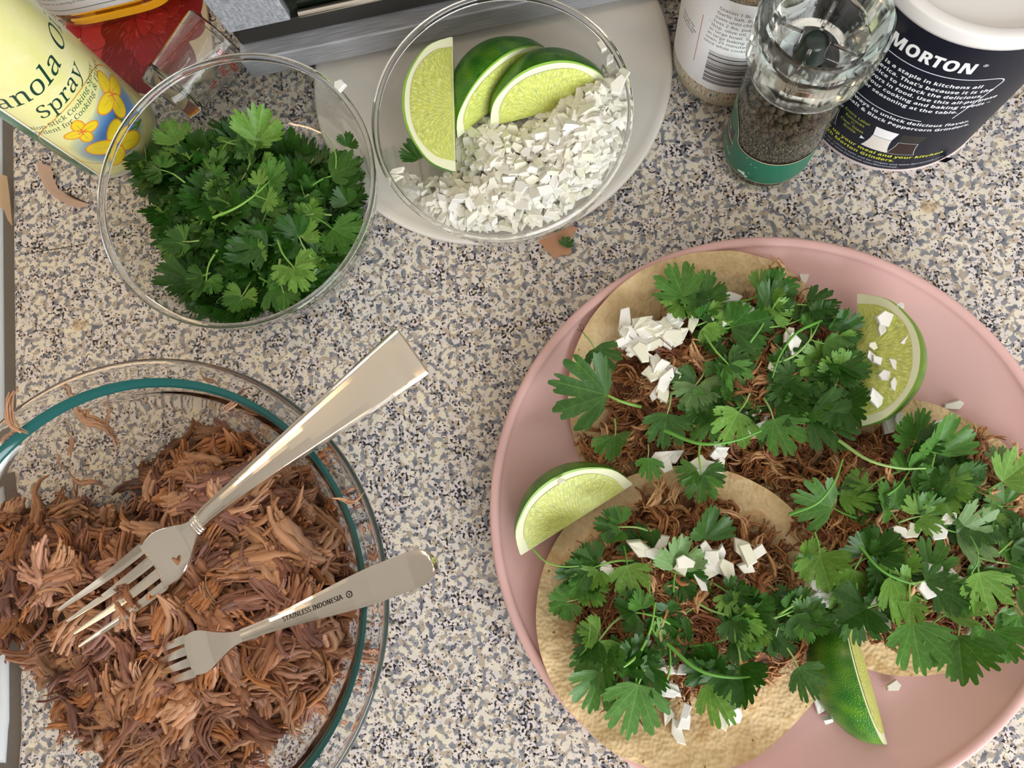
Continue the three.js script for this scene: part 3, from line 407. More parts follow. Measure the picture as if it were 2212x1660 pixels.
// ---------------------------------------------------------------- shredded pork
function shred(seed, o) {                                        // a bundle of meat fibres
  const r = rng(seed), gs = [], N = o.n ?? 7, bend = (r() - .5) * o.curl, bend2 = (r() - .5) * o.curl, rise = (r() - .3) * o.len * .25;
  for (let f = 0; f < o.fibres; f++) {
    const a = r() * 6.28, q = Math.sqrt(r()), oy = Math.sin(a) * q * o.thick, oz = Math.cos(a) * q * o.wide, s0 = r() * .22, s1 = 1 - r() * .28, fan = (r() - .5) * o.fray, fan2 = (r() - .5) * o.fray, pts = [], rad = o.rad * (.6 + r() * .8), kx = r() * 6;
    for (let k = 0; k < N; k++) { const t = lerp(s0, s1, k / (N - 1)), u = t - .5, w = o.len; const th = bend * u * 2 + bend2 * u * u * 3; pts.push(V(u * w * Math.cos(th * .6), oy + rise * (u * u * 4 - .5) + Math.max(0, u - .2) * fan2 * w * 1.4 + Math.sin(kx + t * 7) * o.rad * .6, oz + Math.sin(th) * w * .5 * Math.abs(u) * 2 + (Math.max(0, u - .15) + Math.max(0, -u - .2)) * fan * w * 2 + Math.cos(kx + t * 6) * o.rad * .5)); }
    const g = tube(pts, t => rad * (.25 + .95 * Math.sin(Math.PI * clamp(.12 + t * .8))) * (.85 + .3 * Math.sin(t * 17 + kx)), 5), n = g.attributes.position.count, col = new Float32Array(n * 3), l = .72 + r() * .5, wv = (r() - .5) * .16;
    const P = g.attributes.position; for (let i = 0; i < n; i++) { const e = o.crisp ? 1 - .45 * smooth(.25, .5, Math.abs(P.getX(i)) / o.len) * (f % 3 ? 1 : 0) : 1, j = l * e * (.94 + .12 * r()); col[i * 3] = j * (1 + wv * .3); col[i * 3 + 1] = j; col[i * 3 + 2] = j * (1 - wv); }
    g.setAttribute('color', new THREE.BufferAttribute(col, 3)); gs.push(g);
  }
  return mergeGeometries(gs);
}
const meatCol = [[.41, .19, .092], [.48, .245, .125], [.35, .15, .073], [.30, .14, .10], [.56, .305, .175], [.46, .19, .072], [.25, .105, .062], [.46, .235, .145]];
const meatMat = meatCol.map(c => phy({ color: new THREE.Color(...c), vertexColors: true, roughness: .4, specularIntensity: .7, side: THREE.DoubleSide }));
const bowlShreds = []; for (let k = 0; k < 8; k++) bowlShreds.push(shred(100 + k, { fibres: 6, len: .026 + .012 * (k % 4) / 3, wide: .0024, thick: .0012, rad: .00095, curl: 2.2 + (k % 3), fray: .35 }));
for (let k = 0; k < 5; k++) bowlShreds.push(shred(120 + k, { fibres: 15, len: .022 + .003 * k, wide: .0044, thick: .0026, rad: .0013, curl: 1.1, fray: .35 }));
for (let k = 0; k < 3; k++) bowlShreds.push(shred(130 + k, { fibres: 3, len: .03, wide: .0008, thick: .0006, rad: .0009, curl: 4, fray: .2, n: 9 }));
for (let k = 0; k < 5; k++) bowlShreds.push(shred(150 + k, { fibres: 20, len: .019 + .003 * k, wide: .0042, thick: .0013, rad: .0014, curl: .9, fray: .1 }));
for (let k = 0; k < 4; k++) bowlShreds.push(shred(140 + k, { fibres: 9, len: .017, wide: .0042, thick: .0020, rad: .0016, curl: 2.0, fray: .3 }));
const tacoShreds = []; for (let k = 0; k < 10; k++) tacoShreds.push(shred(160 + k, { fibres: 4 + k % 3, len: .011 + .006 * (k % 4) / 3, wide: .0015, thick: .0009, rad: .00058, curl: 4 + (k % 3), fray: .8, crisp: true, n: 8 }));
const tacoCol = [[.38, .165, .058], [.30, .115, .04], [.50, .26, .105], [.22, .078, .03], [.58, .34, .165], [.42, .18, .06]];
const tacoMat = tacoCol.map(c => phy({ color: new THREE.Color(...c), vertexColors: true, roughness: .5, side: THREE.DoubleSide }));
const fillMat = phy({ color: 0xffffff, vertexColors: true, roughness: .55, side: THREE.DoubleSide });
const E3 = new THREE.Euler(), Q4 = new THREE.Quaternion(), M4 = new THREE.Matrix4();
function heapBed(poly, hOf, step, seed, c0, sink = .004) {       // the closed lumpy body of a heap
  const n = perlin(seed, 40), n2 = perlin(seed + 3, 110), xs = poly.map(p => p[0]), ys = poly.map(p => p[1]), x0 = Math.min(...xs), x1 = Math.max(...xs), y0 = Math.min(...ys), y1 = Math.max(...ys), nu = Math.ceil((x1 - x0) / step), nv = Math.ceil((y1 - y0) / step), id = [], p = [], idx = [];
  for (let j = 0; j <= nv; j++) for (let i = 0; i <= nu; i++) { const x = lerp(x0, x1, i / nu), y = lerp(y0, y1, j / nv); if (!inside(poly, x, y)) { id.push(-1); continue; } const d = edgeDist(poly, x, y), h = Math.max(.003, hOf(d, x, y) - sink + .003 * n(x / 1500, y / 1500) + .0016 * n2(x / 1500, y / 1500)), w = at(x, y, h); id.push(p.length / 3); p.push(w.x, w.y, w.z); }
  for (let j = 0; j < nv; j++) for (let i = 0; i < nu; i++) { const a = id[j * (nu + 1) + i], b = id[j * (nu + 1) + i + 1], c = id[(j + 1) * (nu + 1) + i], d = id[(j + 1) * (nu + 1) + i + 1]; if (a < 0 || b < 0 || c < 0 || d < 0) continue; idx.push(a, c, b, b, c, d); }
  const g = new THREE.BufferGeometry(); g.setAttribute('position', new THREE.Float32BufferAttribute(p, 3)); g.setAttribute('uv', new THREE.Float32BufferAttribute(p.filter((_, i) => i % 3 !== 1).map(v => v * 8), 2)); g.setIndex(idx); g.computeVertexNormals(); return g;
}
function stuffing(geos, list, cols, r, tilt, scale) {            // many small pieces as instances
  const out = []; geos.forEach((g, k) => { const mine = list.filter((_, i) => i % geos.length === k); if (!mine.length) return; const im = new THREE.InstancedMesh(g, fillMat, mine.length); im.name = 'shreds';
    mine.forEach((s, i) => { E3.set((r() - .5) * tilt, r() * 6.28, (r() - .5) * tilt); const sc = scale * (.7 + r() * .6); M4.compose(s.p, Q4.setFromEuler(E3), V(sc, sc, sc)); im.setMatrixAt(i, M4); const c = cols[Math.floor(r() * cols.length)]; im.setColorAt(i, new THREE.Color(...c)); }); out.push(im); });
  return out;
}
const porkPoly = [[-40, 1130], [50, 1090], [160, 1078], [262, 1112], [300, 1015], [372, 940], [480, 925], [580, 955], [650, 1015], [722, 1060], [758, 1180], [766, 1320], [735, 1440], [690, 1530], [600, 1580], [520, 1680], [300, 1700], [200, 1600], [118, 1560], [140, 1460], [84, 1400], [-40, 1390], [-90, 1250]];
const porkH = (d, x, y) => .012 + .030 * smooth(0, 150, d) + .006 * smooth(150, 300, d);
{
  const r = rng(31), g = new THREE.Group();
  mesh(heapBed(porkPoly, porkH, 9, 71, 0, .009), phy({ color: new THREE.Color(.16, .075, .042), roughness: .6 }), 'packed_pork', g);
  for (const im of stuffing(bowlShreds, spots(porkPoly, 620, r, (d, x, y) => porkH(d, x, y) - .005), meatCol, r, 1.0, .8)) g.add(im);
  thing(g, 'pork_heap', 'dense lower mass of shredded pork in large glass bowl', 'pork', null, 'stuff');
  const S = spots(porkPoly, 300, r, (d, x, y) => porkH(d, x, y) + .0015, 26);
  S.forEach((s, i) => { const gi = Math.floor(r() * bowlShreds.length), mi = Math.floor(r() * meatMat.length), o = mesh(bowlShreds[gi], meatMat[mi]); o.position.copy(s.p); o.rotation.set((r() - .5) * .7, r() * 6.28, (r() - .5) * .7); o.scale.setScalar(.72 + r() * .55); thing(o, 'pork_shred', `${['brown', 'tan', 'reddish brown', 'purplish', 'pale tan', 'orange brown', 'dark brown', 'pinkish tan'][mi]} ${gi < 8 ? 'stringy' : gi < 13 ? 'thick chunky' : gi < 16 ? 'thin curly' : gi < 21 ? 'wide flat' : 'short frayed'} shred of pork in the large glass bowl`, 'pork', 'pork shreds heaped in the large glass bowl'); });
  const bits = [[200, 908, .034, 1.0, .1], [22, 893, .073, .7, 1.6], [150, 955, .028, .5, 1.2], [124, 990, .024, .35, 1.3], [185, 1040, .016, .6, .5], [20, 945, .06, .4, .6], [232, 895, .036, .5, 1], [508, 862, .064, .6, 1.1], [535, 885, .058, .5, 2.6], [750, 1083, .0728, .45, 2.5], [95, 1390, .018, .8, .2], [60, 1180, .02, .9, 1.4], [455, 822, .0675, .35, .2]];
  bits.forEach(([x, y, h, s, a]) => { const o = mesh(bowlShreds[Math.floor(r() * 8)], meatMat[4]); o.position.copy(at(x, y, h)); o.rotation.y = a; o.scale.setScalar(s); thing(o, 'pork_scrap', 'stray scrap of pork stuck to the bare glass of the large bowl', 'pork', 'stray pork scraps on the bare bowl glass'); });
}
const tacoPoly = [
  [[1318, 770], [1400, 690], [1580, 650], [1690, 610], [1760, 660], [1850, 720], [1850, 880], [1770, 1000], [1720, 1080], [1650, 1090], [1560, 1010], [1420, 1020], [1270, 1000], [1246, 955], [1330, 900]],
  [[1390, 1070], [1470, 1040], [1560, 1080], [1650, 1140], [1730, 1230], [1745, 1330], [1730, 1420], [1610, 1500], [1590, 1540], [1480, 1500], [1400, 1520], [1335, 1570], [1275, 1500], [1240, 1400], [1245, 1230], [1330, 1120]],
  [[1700, 1000], [1850, 935], [2000, 930], [2130, 940], [2212, 1000], [2250, 1200], [2210, 1330], [2090, 1395], [1950, 1405], [1875, 1385], [1800, 1250], [1730, 1220], [1690, 1130]]];
const tacoTop = [.0095, .0145, .0125];
const tacoH = k => (d, x, y) => tacoTop[k] + .003 + .015 * smooth(0, 110, d);
const tacoSays = ['beside the onion-dotted lime', 'with bare ragged edge', 'beside the skin-up lime'];
tacoPoly.forEach((poly, k) => {
  const r = rng(200 + k), g = new THREE.Group();
  mesh(heapBed(poly, tacoH(k), 8, 75 + k, 0, .004), phy({ color: new THREE.Color(.17, .068, .03), roughness: .6 }), 'packed_pork', g);
  for (const im of stuffing(tacoShreds, spots(poly, 760, r, (d, x, y) => tacoH(k)(d, x, y) - .001), tacoCol, r, 1.2, .95)) g.add(im);
  thing(g, 'taco_pork', `crisp shredded pork filling of the taco ${tacoSays[k]}`, 'pork', null, 'stuff');
  spots(poly, 75, r, (d, x, y) => tacoH(k)(d, x, y) + .0022, 22).forEach(s => { const mi = Math.floor(r() * tacoMat.length), o = mesh(tacoShreds[Math.floor(r() * tacoShreds.length)], tacoMat[mi]); o.position.copy(s.p); o.rotation.set((r() - .5) * 1.1, r() * 6.28, (r() - .5) * 1.1); o.scale.setScalar(.9 + r() * .7); thing(o, 'crisp_shred', `crisp ${['brown', 'dark brown', 'tan', 'charred', 'pale', 'reddish'][mi]} pork shred on the taco ${tacoSays[k]}`, 'pork', `crisp pork shreds on the taco ${tacoSays[k]}`); });
});

{
  const r = rng(55); const lift = [[1668, 600, .026, 1.6, -1.25, .5], [1690, 585, .03, 1.1, -1.1, .6], [2190, 1060, .03, 1.7, 1.2, 0], [2200, 1010, .03, 1.5, .9, 0], [2185, 1110, .031, 1.4, 1.5, 0], [1420, 1075, .03, 1.3, 1.3, .2], [1460, 1060, .031, 1.4, 1.9, .1], [1580, 1110, .033, 1.3, .4, .1], [1290, 1205, .03, 1.3, .8, .1]];
  lift.forEach(([x, y, h, s, a, p]) => { const o = mesh(tacoShreds[Math.floor(r() * 10)], tacoMat[4]); o.position.copy(at(x, y, h)); o.rotation.set(0, -a, p, 'YXZ'); o.scale.setScalar(s); thing(o, 'crisp_shred', 'pale stringy pork shred standing clear of a taco filling', 'pork', 'pale shreds standing clear of the fillings'); });
}
// ---------------------------------------------------------------- lime wedges
const vesN = perlin(81, 60, 8), vesN2 = perlin(82, 160, 14), vesN3 = perlin(83, 14);
const fleshTex = dataTex(1024, 512, (u, v, o) => {               // u along the lime, v from core to rind: vesicles fan out from the core
  const x = (u - .5) * 2, y = v + .25, an = Math.atan2(x, y) / 3.1416 + .5, d = Math.hypot(x, y), a = vesN(an * 1.6, d * .8), b = vesN2(an * 1.6, d), c = vesN3(u, v); let t = a * 20 + b * 16;
  let r = 196 + t + c * 12, g = 204 + t * .9 + c * 9, e = 106 + t * 1.1 - c * 8; const hi = smooth(.42, .6, b + .4 * a); r = lerp(r, 236, hi * .6); g = lerp(g, 238, hi * .6); e = lerp(e, 180, hi * .6); o[0] = r; o[1] = g; o[2] = e;
});
const rindN = perlin(84, 80), rindN2 = perlin(85, 7);
const rindTex = dataTex(512, 512, (u, v, o) => { const a = rindN(u, v), b = rindN2(u, v); o[0] = 62 + b * 44 + a * 16; o[1] = 128 + b * 26 + a * 16; o[2] = 22 + b * 8 + a * 8; });
const rindBump = dataTex(512, 512, (u, v, o) => { o[0] = o[1] = o[2] = 150 - Math.max(0, rindN(u, v)) * 130; }, false);
M.flesh = phy({ map: fleshTex, roughness: .42, specularIntensity: .8 });
M.rind = phy({ map: rindTex, bumpMap: rindBump, bumpScale: .0005, roughness: .3, clearcoat: .3, clearcoatRoughness: .2 });
M.pith = phy({ color: 0xe9ecc6, roughness: .6 });
M.rindEdge = phy({ color: 0x86b23a, roughness: .45 });
function limeWedge(c, axisDeg, side, elev, b, a, span, label, pitch = 0) {   // c: middle of the core edge; axisDeg: the way the core runs; side and elev: where the upper cut face reaches out to
  const ax = axisDeg * Math.PI / 180, A = V(Math.cos(ax), 0, Math.sin(ax)), perp = V(-Math.sin(ax), 0, Math.cos(ax)).multiplyScalar(side), e = elev * Math.PI / 180, up = V(0, 1, 0);
  const Y = perp.clone().multiplyScalar(Math.cos(e)).addScaledVector(up, Math.sin(e)), Z = perp.clone().multiplyScalar(Math.sin(e)).addScaledVector(up, -Math.cos(e)), X = Y.clone().cross(Z);
  const g = new THREE.Group(); g.position.copy(c); g.quaternion.setFromRotationMatrix(new THREE.Matrix4().makeBasis(X, Y, Z)); if (pitch) g.rotateY(pitch);
  const prof = t => { const q = Math.abs(t); return a * (Math.pow(Math.max(0, 1 - Math.pow(q, 2.1)), .62) * .96 + .05 * smooth(.98, .86, q) * smooth(.6, .95, q)); };
  const rad = (t, s, al) => [b * t, prof(t) * s * Math.cos(al), prof(t) * s * Math.sin(al)];
  const rind = grid(40, 20, (u, v) => { const t = (u - .5) * 2 * .999, q = rad(t, 1, v * span); return [...q, u * 1.6, v * span / 2.4]; });
  mesh(rind, M.rind, 'rind', g, 'glossy green rind');
  const gs = [], ge = []; for (const [al, f] of [[0, 0], [span, 1]]) {
    let q = grid(40, 8, (u, v) => rad((u - .5) * 2 * .995, v * .955, al)); if (!f) q = flip(q); gs.push(q);
    let w = grid(40, 1, (u, v) => rad((u - .5) * 2 * .999, .95 + .05 * v, al)); if (!f) w = flip(w); ge.push(w);
    const n = f ? 1 : -1, nx = [0, -Math.sin(al) * n, Math.cos(al) * n];
    let fl = grid(44, 12, (u, v) => { const t = (u - .5) * 2, s = v, lim = .81 * prof(t * .84) * Math.pow(Math.max(0, 1 - Math.pow(Math.abs(t), 6)), .4) + .0; const bulge = (.00015 + .00055 * Math.sqrt(Math.max(0, (1 - t * t) * (1 - s * s * .9)))) ; const rr = lerp(.018 * a, lim * 1.04, s); return [b * t * .85 + nx[0] * bulge, rr * Math.cos(al) + nx[1] * bulge, rr * Math.sin(al) + nx[2] * bulge, u, v]; }); if (!f) fl = flip(fl);
    mesh(fl, M.flesh, 'flesh', g, 'juicy pale green flesh');
  }
  mesh(mergeGeometries(gs), M.pith, 'pith', g, 'white pith'); mesh(mergeGeometries(ge), M.rindEdge, 'rind_edge', g);
  return thing(g, 'lime_wedge', label, 'lime');
}
limeWedge(at(981, 224, .047), 88, 1, 12, .0345, .0265, 1.25, 'lime wedge lying cut face up on diced onion, rind along bowl side', -.06);
limeWedge(at(1092, 212, .030), -40, -1, 82, .032, .030, 1.5, 'lime wedge tucked between two others, showing mostly dark green rind');
limeWedge(at(1190, 240, .032), -13, -1, 70, .0315, .031, 1.5, 'lime wedge half buried in diced onion against the glass bowl');
limeWedge(at(1246, 1124, .024), -32, -1, 36, .0315, .0280, 1.2, 'lime wedge lying on the pink plate with clean cut face up');
limeWedge(at(1848, 778, .029), 95, -1, 38, .0318, .031, 1.15, 'lime wedge on pink plate with onion bits on its cut face');
limeWedge(at(1868, 1440, .012), 77, 1, 66, .0345, .027, 1.5, 'lime wedge standing skin outward on pink plate between two tacos');

// ---------------------------------------------------------------- diced onion
function dice(seed) { // a curved sliver of onion with cut sides
  const r = rng(seed), n = 4 + Math.floor(r() * 2), L = .0040 + r() * .0026, w = .0024 + r() * .0018, t = .0011 + r() * .0009, k = 12 + r() * 40, pts = [];
  for (let i = 0; i < n; i++) { const a = (i + (r() - .5) * .6) / n * 6.2832; pts.push([Math.cos(a) * L * (.75 + r() * .4), Math.sin(a) * w * (.75 + r() * .45)]); }
  const ring = (s, y) => pts.flatMap(([x, z], i) => { const [x2, z2] = pts[(i + 1) % n]; return [[x * s, z * s], [(x + x2) / 2 * s, (z + z2) / 2 * s]].map(([p, q]) => V(p, y - k * p * p + (r() - .5) * .0002, -q)); });
  return loft([ring(.94, -t), ring(1, -t * .8), ring(1, t * .8), ring(.9, t)], true, .5);
}
const diceWord = []; const diceGeo = []; for (let k = 0; k < 14; k++) { const q = dice(300 + k); q.computeBoundingBox(); const b = q.boundingBox; diceGeo.push(q); diceWord.push((b.max.x - b.min.x) / (b.max.z - b.min.z) > 2.1 ? 'sliver' : (b.max.x - b.min.x) / (b.max.z - b.min.z) > 1.5 ? 'chip' : 'square'); }
const onionMat = [[.93, .91, .80], [.95, .94, .88], [.90, .89, .72], [.97, .96, .90]].map(c => phy({ color: new THREE.Color(...c), roughness: .36, transmission: .1, thickness: 0, specularIntensity: .6, side: THREE.DoubleSide }));
const onionPoly = [[985, 265], [1040, 200], [1062, 225], [1120, 245], [1200, 195], [1280, 150], [1345, 158], [1340, 260], [1318, 340], [1285, 405], [1200, 462], [1090, 495], [980, 482], [905, 435], [868, 395], [930, 390], [990, 375]];
const onionH = (d, x, y) => .021 + .012 * smooth(0, 70, d) + .014 * smooth(1120, 1320, x) * smooth(420, 250, y);
{
  const r = rng(33), g = new THREE.Group();
  mesh(heapBed(onionPoly, onionH, 8, 91, 0, .004), phy({ color: new THREE.Color(.92, .90, .78), roughness: .5 }), 'packed_onion', g);
  const list = spots(onionPoly, 700, r, (d, x, y) => onionH(d, x, y) + .0004), im = new THREE.InstancedMesh(diceGeo[2], onionMat[0], list.length); im.name = 'dice';
  list.forEach((s, i) => { E3.set((r() - .5) * 1.2, r() * 6.28, (r() - .5) * 1.2); const sc = .6 + r() * .4; M4.compose(s.p, Q4.setFromEuler(E3), V(sc, sc * 1.2, sc)); im.setMatrixAt(i, M4); }); g.add(im);
  thing(g, 'onion_heap', 'packed diced white onion under the top layer in bowl', 'onion', null, 'stuff');
  spots(onionPoly, 150, r, (d, x, y) => onionH(d, x, y) + .0024, 17).forEach(s => { const di = Math.floor(r() * 14), mi = Math.floor(r() * 4), sc = .65 + r() * .5, o = mesh(diceGeo[di], onionMat[mi]); o.position.copy(s.p); o.rotation.set((r() - .5) * 1.3, r() * 6.28, (r() - .5) * 1.3); o.scale.setScalar(sc); thing(o, 'onion_piece', `${sc > .9 ? 'large' : 'small'} ${['cream', 'white', 'yellowish', 'bright white'][mi]} ${diceWord[di]} of diced onion in the small glass bowl`, 'onion', 'diced onion heaped in the small glass bowl'); });
}
function onionAt(list, label, grp, seed) { const r = rng(seed); list.forEach(([x, y, h, s = 1, a]) => { const di = Math.floor(r() * 14), mi = Math.floor(r() * 4), o = mesh(diceGeo[di], onionMat[mi]); o.position.copy(at(x, y, h)); o.rotation.set((r() - .5) * .5, a ?? r() * 6.28, (r() - .5) * .5); o.scale.setScalar(s); thing(o, 'onion_piece', list.length > 20 ? `${['cream', 'white', 'yellowish', 'bright white'][mi]} ${diceWord[di]} of ${label}` : label, 'onion', grp); }); }
{
  const r = rng(35), t1 = [], t2 = [], t3 = []; const scat = (out, x, y, rx, ry, n, h, s = 1) => { for (let i = 0; i < n; i++) { const a = r() * 6.28, d = Math.sqrt(r()); out.push([x + Math.cos(a) * d * rx, y + Math.sin(a) * d * ry, h + r() * .004, s * (.8 + r() * .5)]); } };
  scat(t1, 1400, 725, 75, 38, 34, .028); scat(t1, 1432, 810, 32, 42, 16, .029); scat(t1, 1560, 670, 60, 30, 9, .027); scat(t1, 1630, 910, 40, 30, 5, .028); scat(t1, 1535, 1000, 30, 45, 6, .027); scat(t1, 1480, 690, 50, 20, 5, .028); scat(t1, 1700, 760, 60, 60, 3, .03); scat(t1, 1450, 985, 20, 20, 3, .027);
  scat(t2, 1520, 1230, 60, 35, 10, .035, 1.1); scat(t2, 1620, 1205, 38, 28, 5, .035, 1.15); scat(t2, 1430, 1195, 40, 25, 6, .034); scat(t2, 1330, 1250, 30, 30, 3, .032); scat(t2, 1568, 1535, 18, 50, 5, .02); scat(t2, 1465, 1560, 30, 30, 5, .019, .9); scat(t2, 1460, 1470, 40, 30, 5, .028); scat(t2, 1370, 1500, 25, 20, 3, .028);
  scat(t3, 1775, 1280, 40, 22, 6, .03, 1.2); scat(t3, 1885, 1320, 25, 45, 7, .03); scat(t3, 1990, 1130, 60, 30, 5, .033); scat(t3, 2040, 1260, 50, 40, 6, .033); scat(t3, 1930, 905, 30, 25, 4, .02); scat(t3, 2030, 920, 22, 12, 3, .018); scat(t3, 2110, 1380, 20, 10, 3, .022);
  onionAt(t1, 'diced onion on the taco beside the onion-dotted lime', 'onion pieces on the taco beside the onion-dotted lime', 41); onionAt(t2, 'diced onion on the taco with bare ragged tortilla edge', 'onion pieces on the taco with bare ragged edge', 42); onionAt(t3, 'diced onion on the taco beside the skin-up lime', 'onion pieces on the taco beside the skin-up lime', 43);
  onionAt([[1735, 600, .011, .9], [1790, 663, .010, .9], [2062, 876, .009, .8, .2], [1930, 1482, .009, .8], [1775, 1520, .009, 1.1, 1.4], [1788, 1555, .009, .7]], 'stray onion piece on the bare pink of the plate', 'stray onion pieces on the bare plate', 44);
  onionAt([[1912, 690, .039, 1.1, 1.3], [1905, 712, .039, .8], [1885, 748, .038, .6], [1880, 770, .037, .6], [1895, 778, .038, .7], [1960, 735, .042, .8], [1935, 790, .040, .7], [1912, 812, .038, .8, 1.4], [1930, 830, .040, .6], [1888, 860, .037, 1], [1945, 660, .040, .5], [1985, 745, .036, .6], [1990, 790, .034, .5]], 'onion piece stuck to the cut face of the lime wedge', 'onion pieces on the lime wedge', 45);
  onionAt([[735, 186, .0465, .9, .9]], 'single onion piece on the rim of the cilantro bowl', undefined, 46);
  onionAt([[858, 370, .045, .7], [855, 384, .045, .7], [1300, 100, .05, .8], [1318, 128, .05, .8], [1335, 185, .05, 1.2, 1.4], [1345, 160, .051, 1.0, 1.2]], 'onion piece clinging to the inside wall of the onion bowl', 'onion pieces clinging to the bowl wall', 47);
  onionAt([[1212, 1040, .041, .45, .7]], 'tiny onion fleck on the rind of the clean lime wedge', undefined, 48);
}

// ---------------------------------------------------------------- cilantro
const leafTex = [['#487a2a', '#6f9a4a', '#3a6a20'], ['#335c1e', '#527c34', '#284e16'], ['#6a9838', '#93b764', '#568a2a'], ['#72965a', '#97b580', '#628749'], ['#2c5c16', '#467a2a', '#204b0e']].map((c, k) => canvasTex(256, 256, (x, w, h) => {
  const r = rng(400 + k); x.fillStyle = c[0]; x.fillRect(0, 0, w, h); for (let i = 0; i < 260; i++) { x.globalAlpha = .16; x.fillStyle = i % 2 ? c[2] : c[1]; x.beginPath(); x.ellipse(r() * w, r() * h, 4 + r() * 14, 3 + r() * 8, r() * 3, 0, 7); x.fill(); } x.globalAlpha = .8;
  x.strokeStyle = c[1]; for (let i = -4; i <= 4; i++) { const a = i * .34; x.lineWidth = i === 0 ? 3 : 2; const px = q => w / 2 + Math.sin(a) * q * 250, py = q => h - 4 - Math.cos(a) * q * 250; x.beginPath(); x.moveTo(w / 2, h - 4); x.lineTo(px(.95), py(.95)); x.stroke(); x.lineWidth = 1.2; for (let q = .3; q < .9; q += .16) for (const s of [-1, 1]) { x.beginPath(); x.moveTo(px(q), py(q)); x.lineTo(px(q) + Math.sin(a + s * .55) * 38, py(q) - Math.cos(a + s * .55) * 38); x.stroke(); } }
}));
const leafMat = leafTex.map(t => phy({ map: t, roughness: .42, transmission: .22, thickness: 0, specularIntensity: .6, side: THREE.DoubleSide }));
const stemMat = [0x7fb04a, 0x5f9a38, 0x93b566].map(c => phy({ color: c, roughness: .4 }));
function leaflet(seed, lobes, curl, narrow = 1) {                // size 1: runs along +x from its stalk, faces +y
  const r = rng(seed), ph = r() * 3, k1 = 6.5 + r() * 1.5, cup = curl * (r() - .4), fold = curl * (r() * 1.1 - .25), tw = curl * (r() - .5), main = lobes === 5 ? [.3, .88] : [.46], sub = [.12, .27, .62, .80, 1.0, 1.2, 1.38].map(m => m + (r() - .5) * .06), dep = .3 + r() * .16, NA = 120, NR = 5, MAX = 1.6;
  const rad = th => { const q = Math.abs(th + .04 * Math.sin(ph)) ; let e = (.62 + .38 * Math.cos(th * .95)) * (1 - .62 * smooth(1.2, MAX, q)); for (const c of main) e *= 1 - dep * Math.exp(-(((q - c) / .045) ** 2)) - .1 * Math.exp(-(((q - c) / .14) ** 2)); for (const c of sub) e *= 1 - .15 * Math.exp(-(((q - c) / .028) ** 2)); return e * (1 - .07 * Math.pow(Math.abs(Math.sin(12.5 * th + ph)), 4)); };
  return grid(NA, NR, (u, v) => { const th = (u - .5) * 2 * MAX, d = rad(th) * (v < .001 ? .02 : v), x = Math.cos(th) * d, z = Math.sin(th) * d * narrow; const y = cup * d * d * .6 + fold * Math.abs(z) * .55 + tw * x * z * .9 + .05 * curl * Math.sin(9 * th + ph) * d * d; return [x, y, z, .5 + z * .5, 1 - (.0 + (1 - x * .98))]; });
}
const leafGeo = []; for (let k = 0; k < 6; k++) leafGeo.push(leaflet(500 + k, k % 2 ? 3 : 5, .5 + .12 * k)); for (let k = 0; k < 3; k++) leafGeo.push(leaflet(510 + k, 3, 1.3)); const featherGeo = [leaflet(520, 5, .8, .45), leaflet(521, 3, .9, .5)];
const arc = (pts, n = 10) => new THREE.CatmullRomCurve3(pts).getPoints(n);
const stemGeo = [arc([V(0, 0, 0), V(.012, .002, .001), V(.024, .001, -.001)]), arc([V(0, 0, 0), V(.018, .004, .004), V(.034, .003, 0), V(.046, .001, -.007)], 14), arc([V(0, 0, 0), V(.008, .001, 0), V(.014, .001, .001)], 8)].map((p, k) => tube(p, t => lerp([.00085, .00105, .0007][k], .00045, t), 7));
const twig = tube(arc([V(0, 0, 0), V(.5, .05, .03), V(1, 0, 0)], 6), t => lerp(.05, .035, t), 6);
function sprig(kind, seed) {
  const r = rng(seed), g = new THREE.Group(), leaf = (x, y, z, yaw, s, feather) => { const o = mesh(feather ? featherGeo[Math.floor(r() * 2)] : leafGeo[Math.floor(r() * leafGeo.length)], leafMat[0], 'leaflet', g); o.position.set(x, y, z); o.rotation.set((r() - .5) * .9, yaw, (r() - .45) * .75, 'YXZ'); o.scale.setScalar(s); };
  const stalk = (x, y, z, yaw, l) => { const o = mesh(twig, stemMat[0], 'stalk', g); o.position.set(x, y, z); o.rotation.y = yaw; o.scale.set(l, .011, .011); };
  if (kind === 0) { mesh(stemGeo[0], stemMat[0], 'stem', g); leaf(.024, .001, -.001, 0, .017); leaf(.0212, .0012, .0022, -1.0, .013); leaf(.0212, .0012, -.0028, 1.0, .013); }
  if (kind === 1) { mesh(stemGeo[2], stemMat[0], 'stem', g); leaf(.014, .001, .001, 0, .024); }
  if (kind === 2) { mesh(stemGeo[1], stemMat[0], 'stem', g); leaf(.046, .001, -.007, .3, .018); stalk(.034, .003, 0, -.9, .010); leaf(.0402, .003, .0078, -.9, .014); stalk(.034, .003, 0, .9, .008); leaf(.039, .003, -.0063, 1.0, .013); }
  if (kind === 3) { mesh(stemGeo[0], stemMat[1], 'stem', g); leaf(.024, .001, -.001, 0, .016, 1); for (const [x, s] of [[.018, 1], [.018, -1], [.013, 1], [.013, -1]]) leaf(x, .0012, s * .0012, -s * .9, .011, 1); }
  if (kind === 4) mesh(stemGeo[1], stemMat[2], 'stem', g);
  if (kind === 5) { mesh(stemGeo[2], stemMat[0], 'stem', g); leaf(.014, .001, .001, .1, .018); leaf(.012, .001, .002, -1.15, .015); leaf(.012, .001, -.001, 1.2, .015); }
  return g;
}
const sprigs = []; for (let k = 0; k < 6; k++) sprigs.push([sprig(k, 600 + k), sprig(k, 640 + k), sprig(k, 680 + k)]);
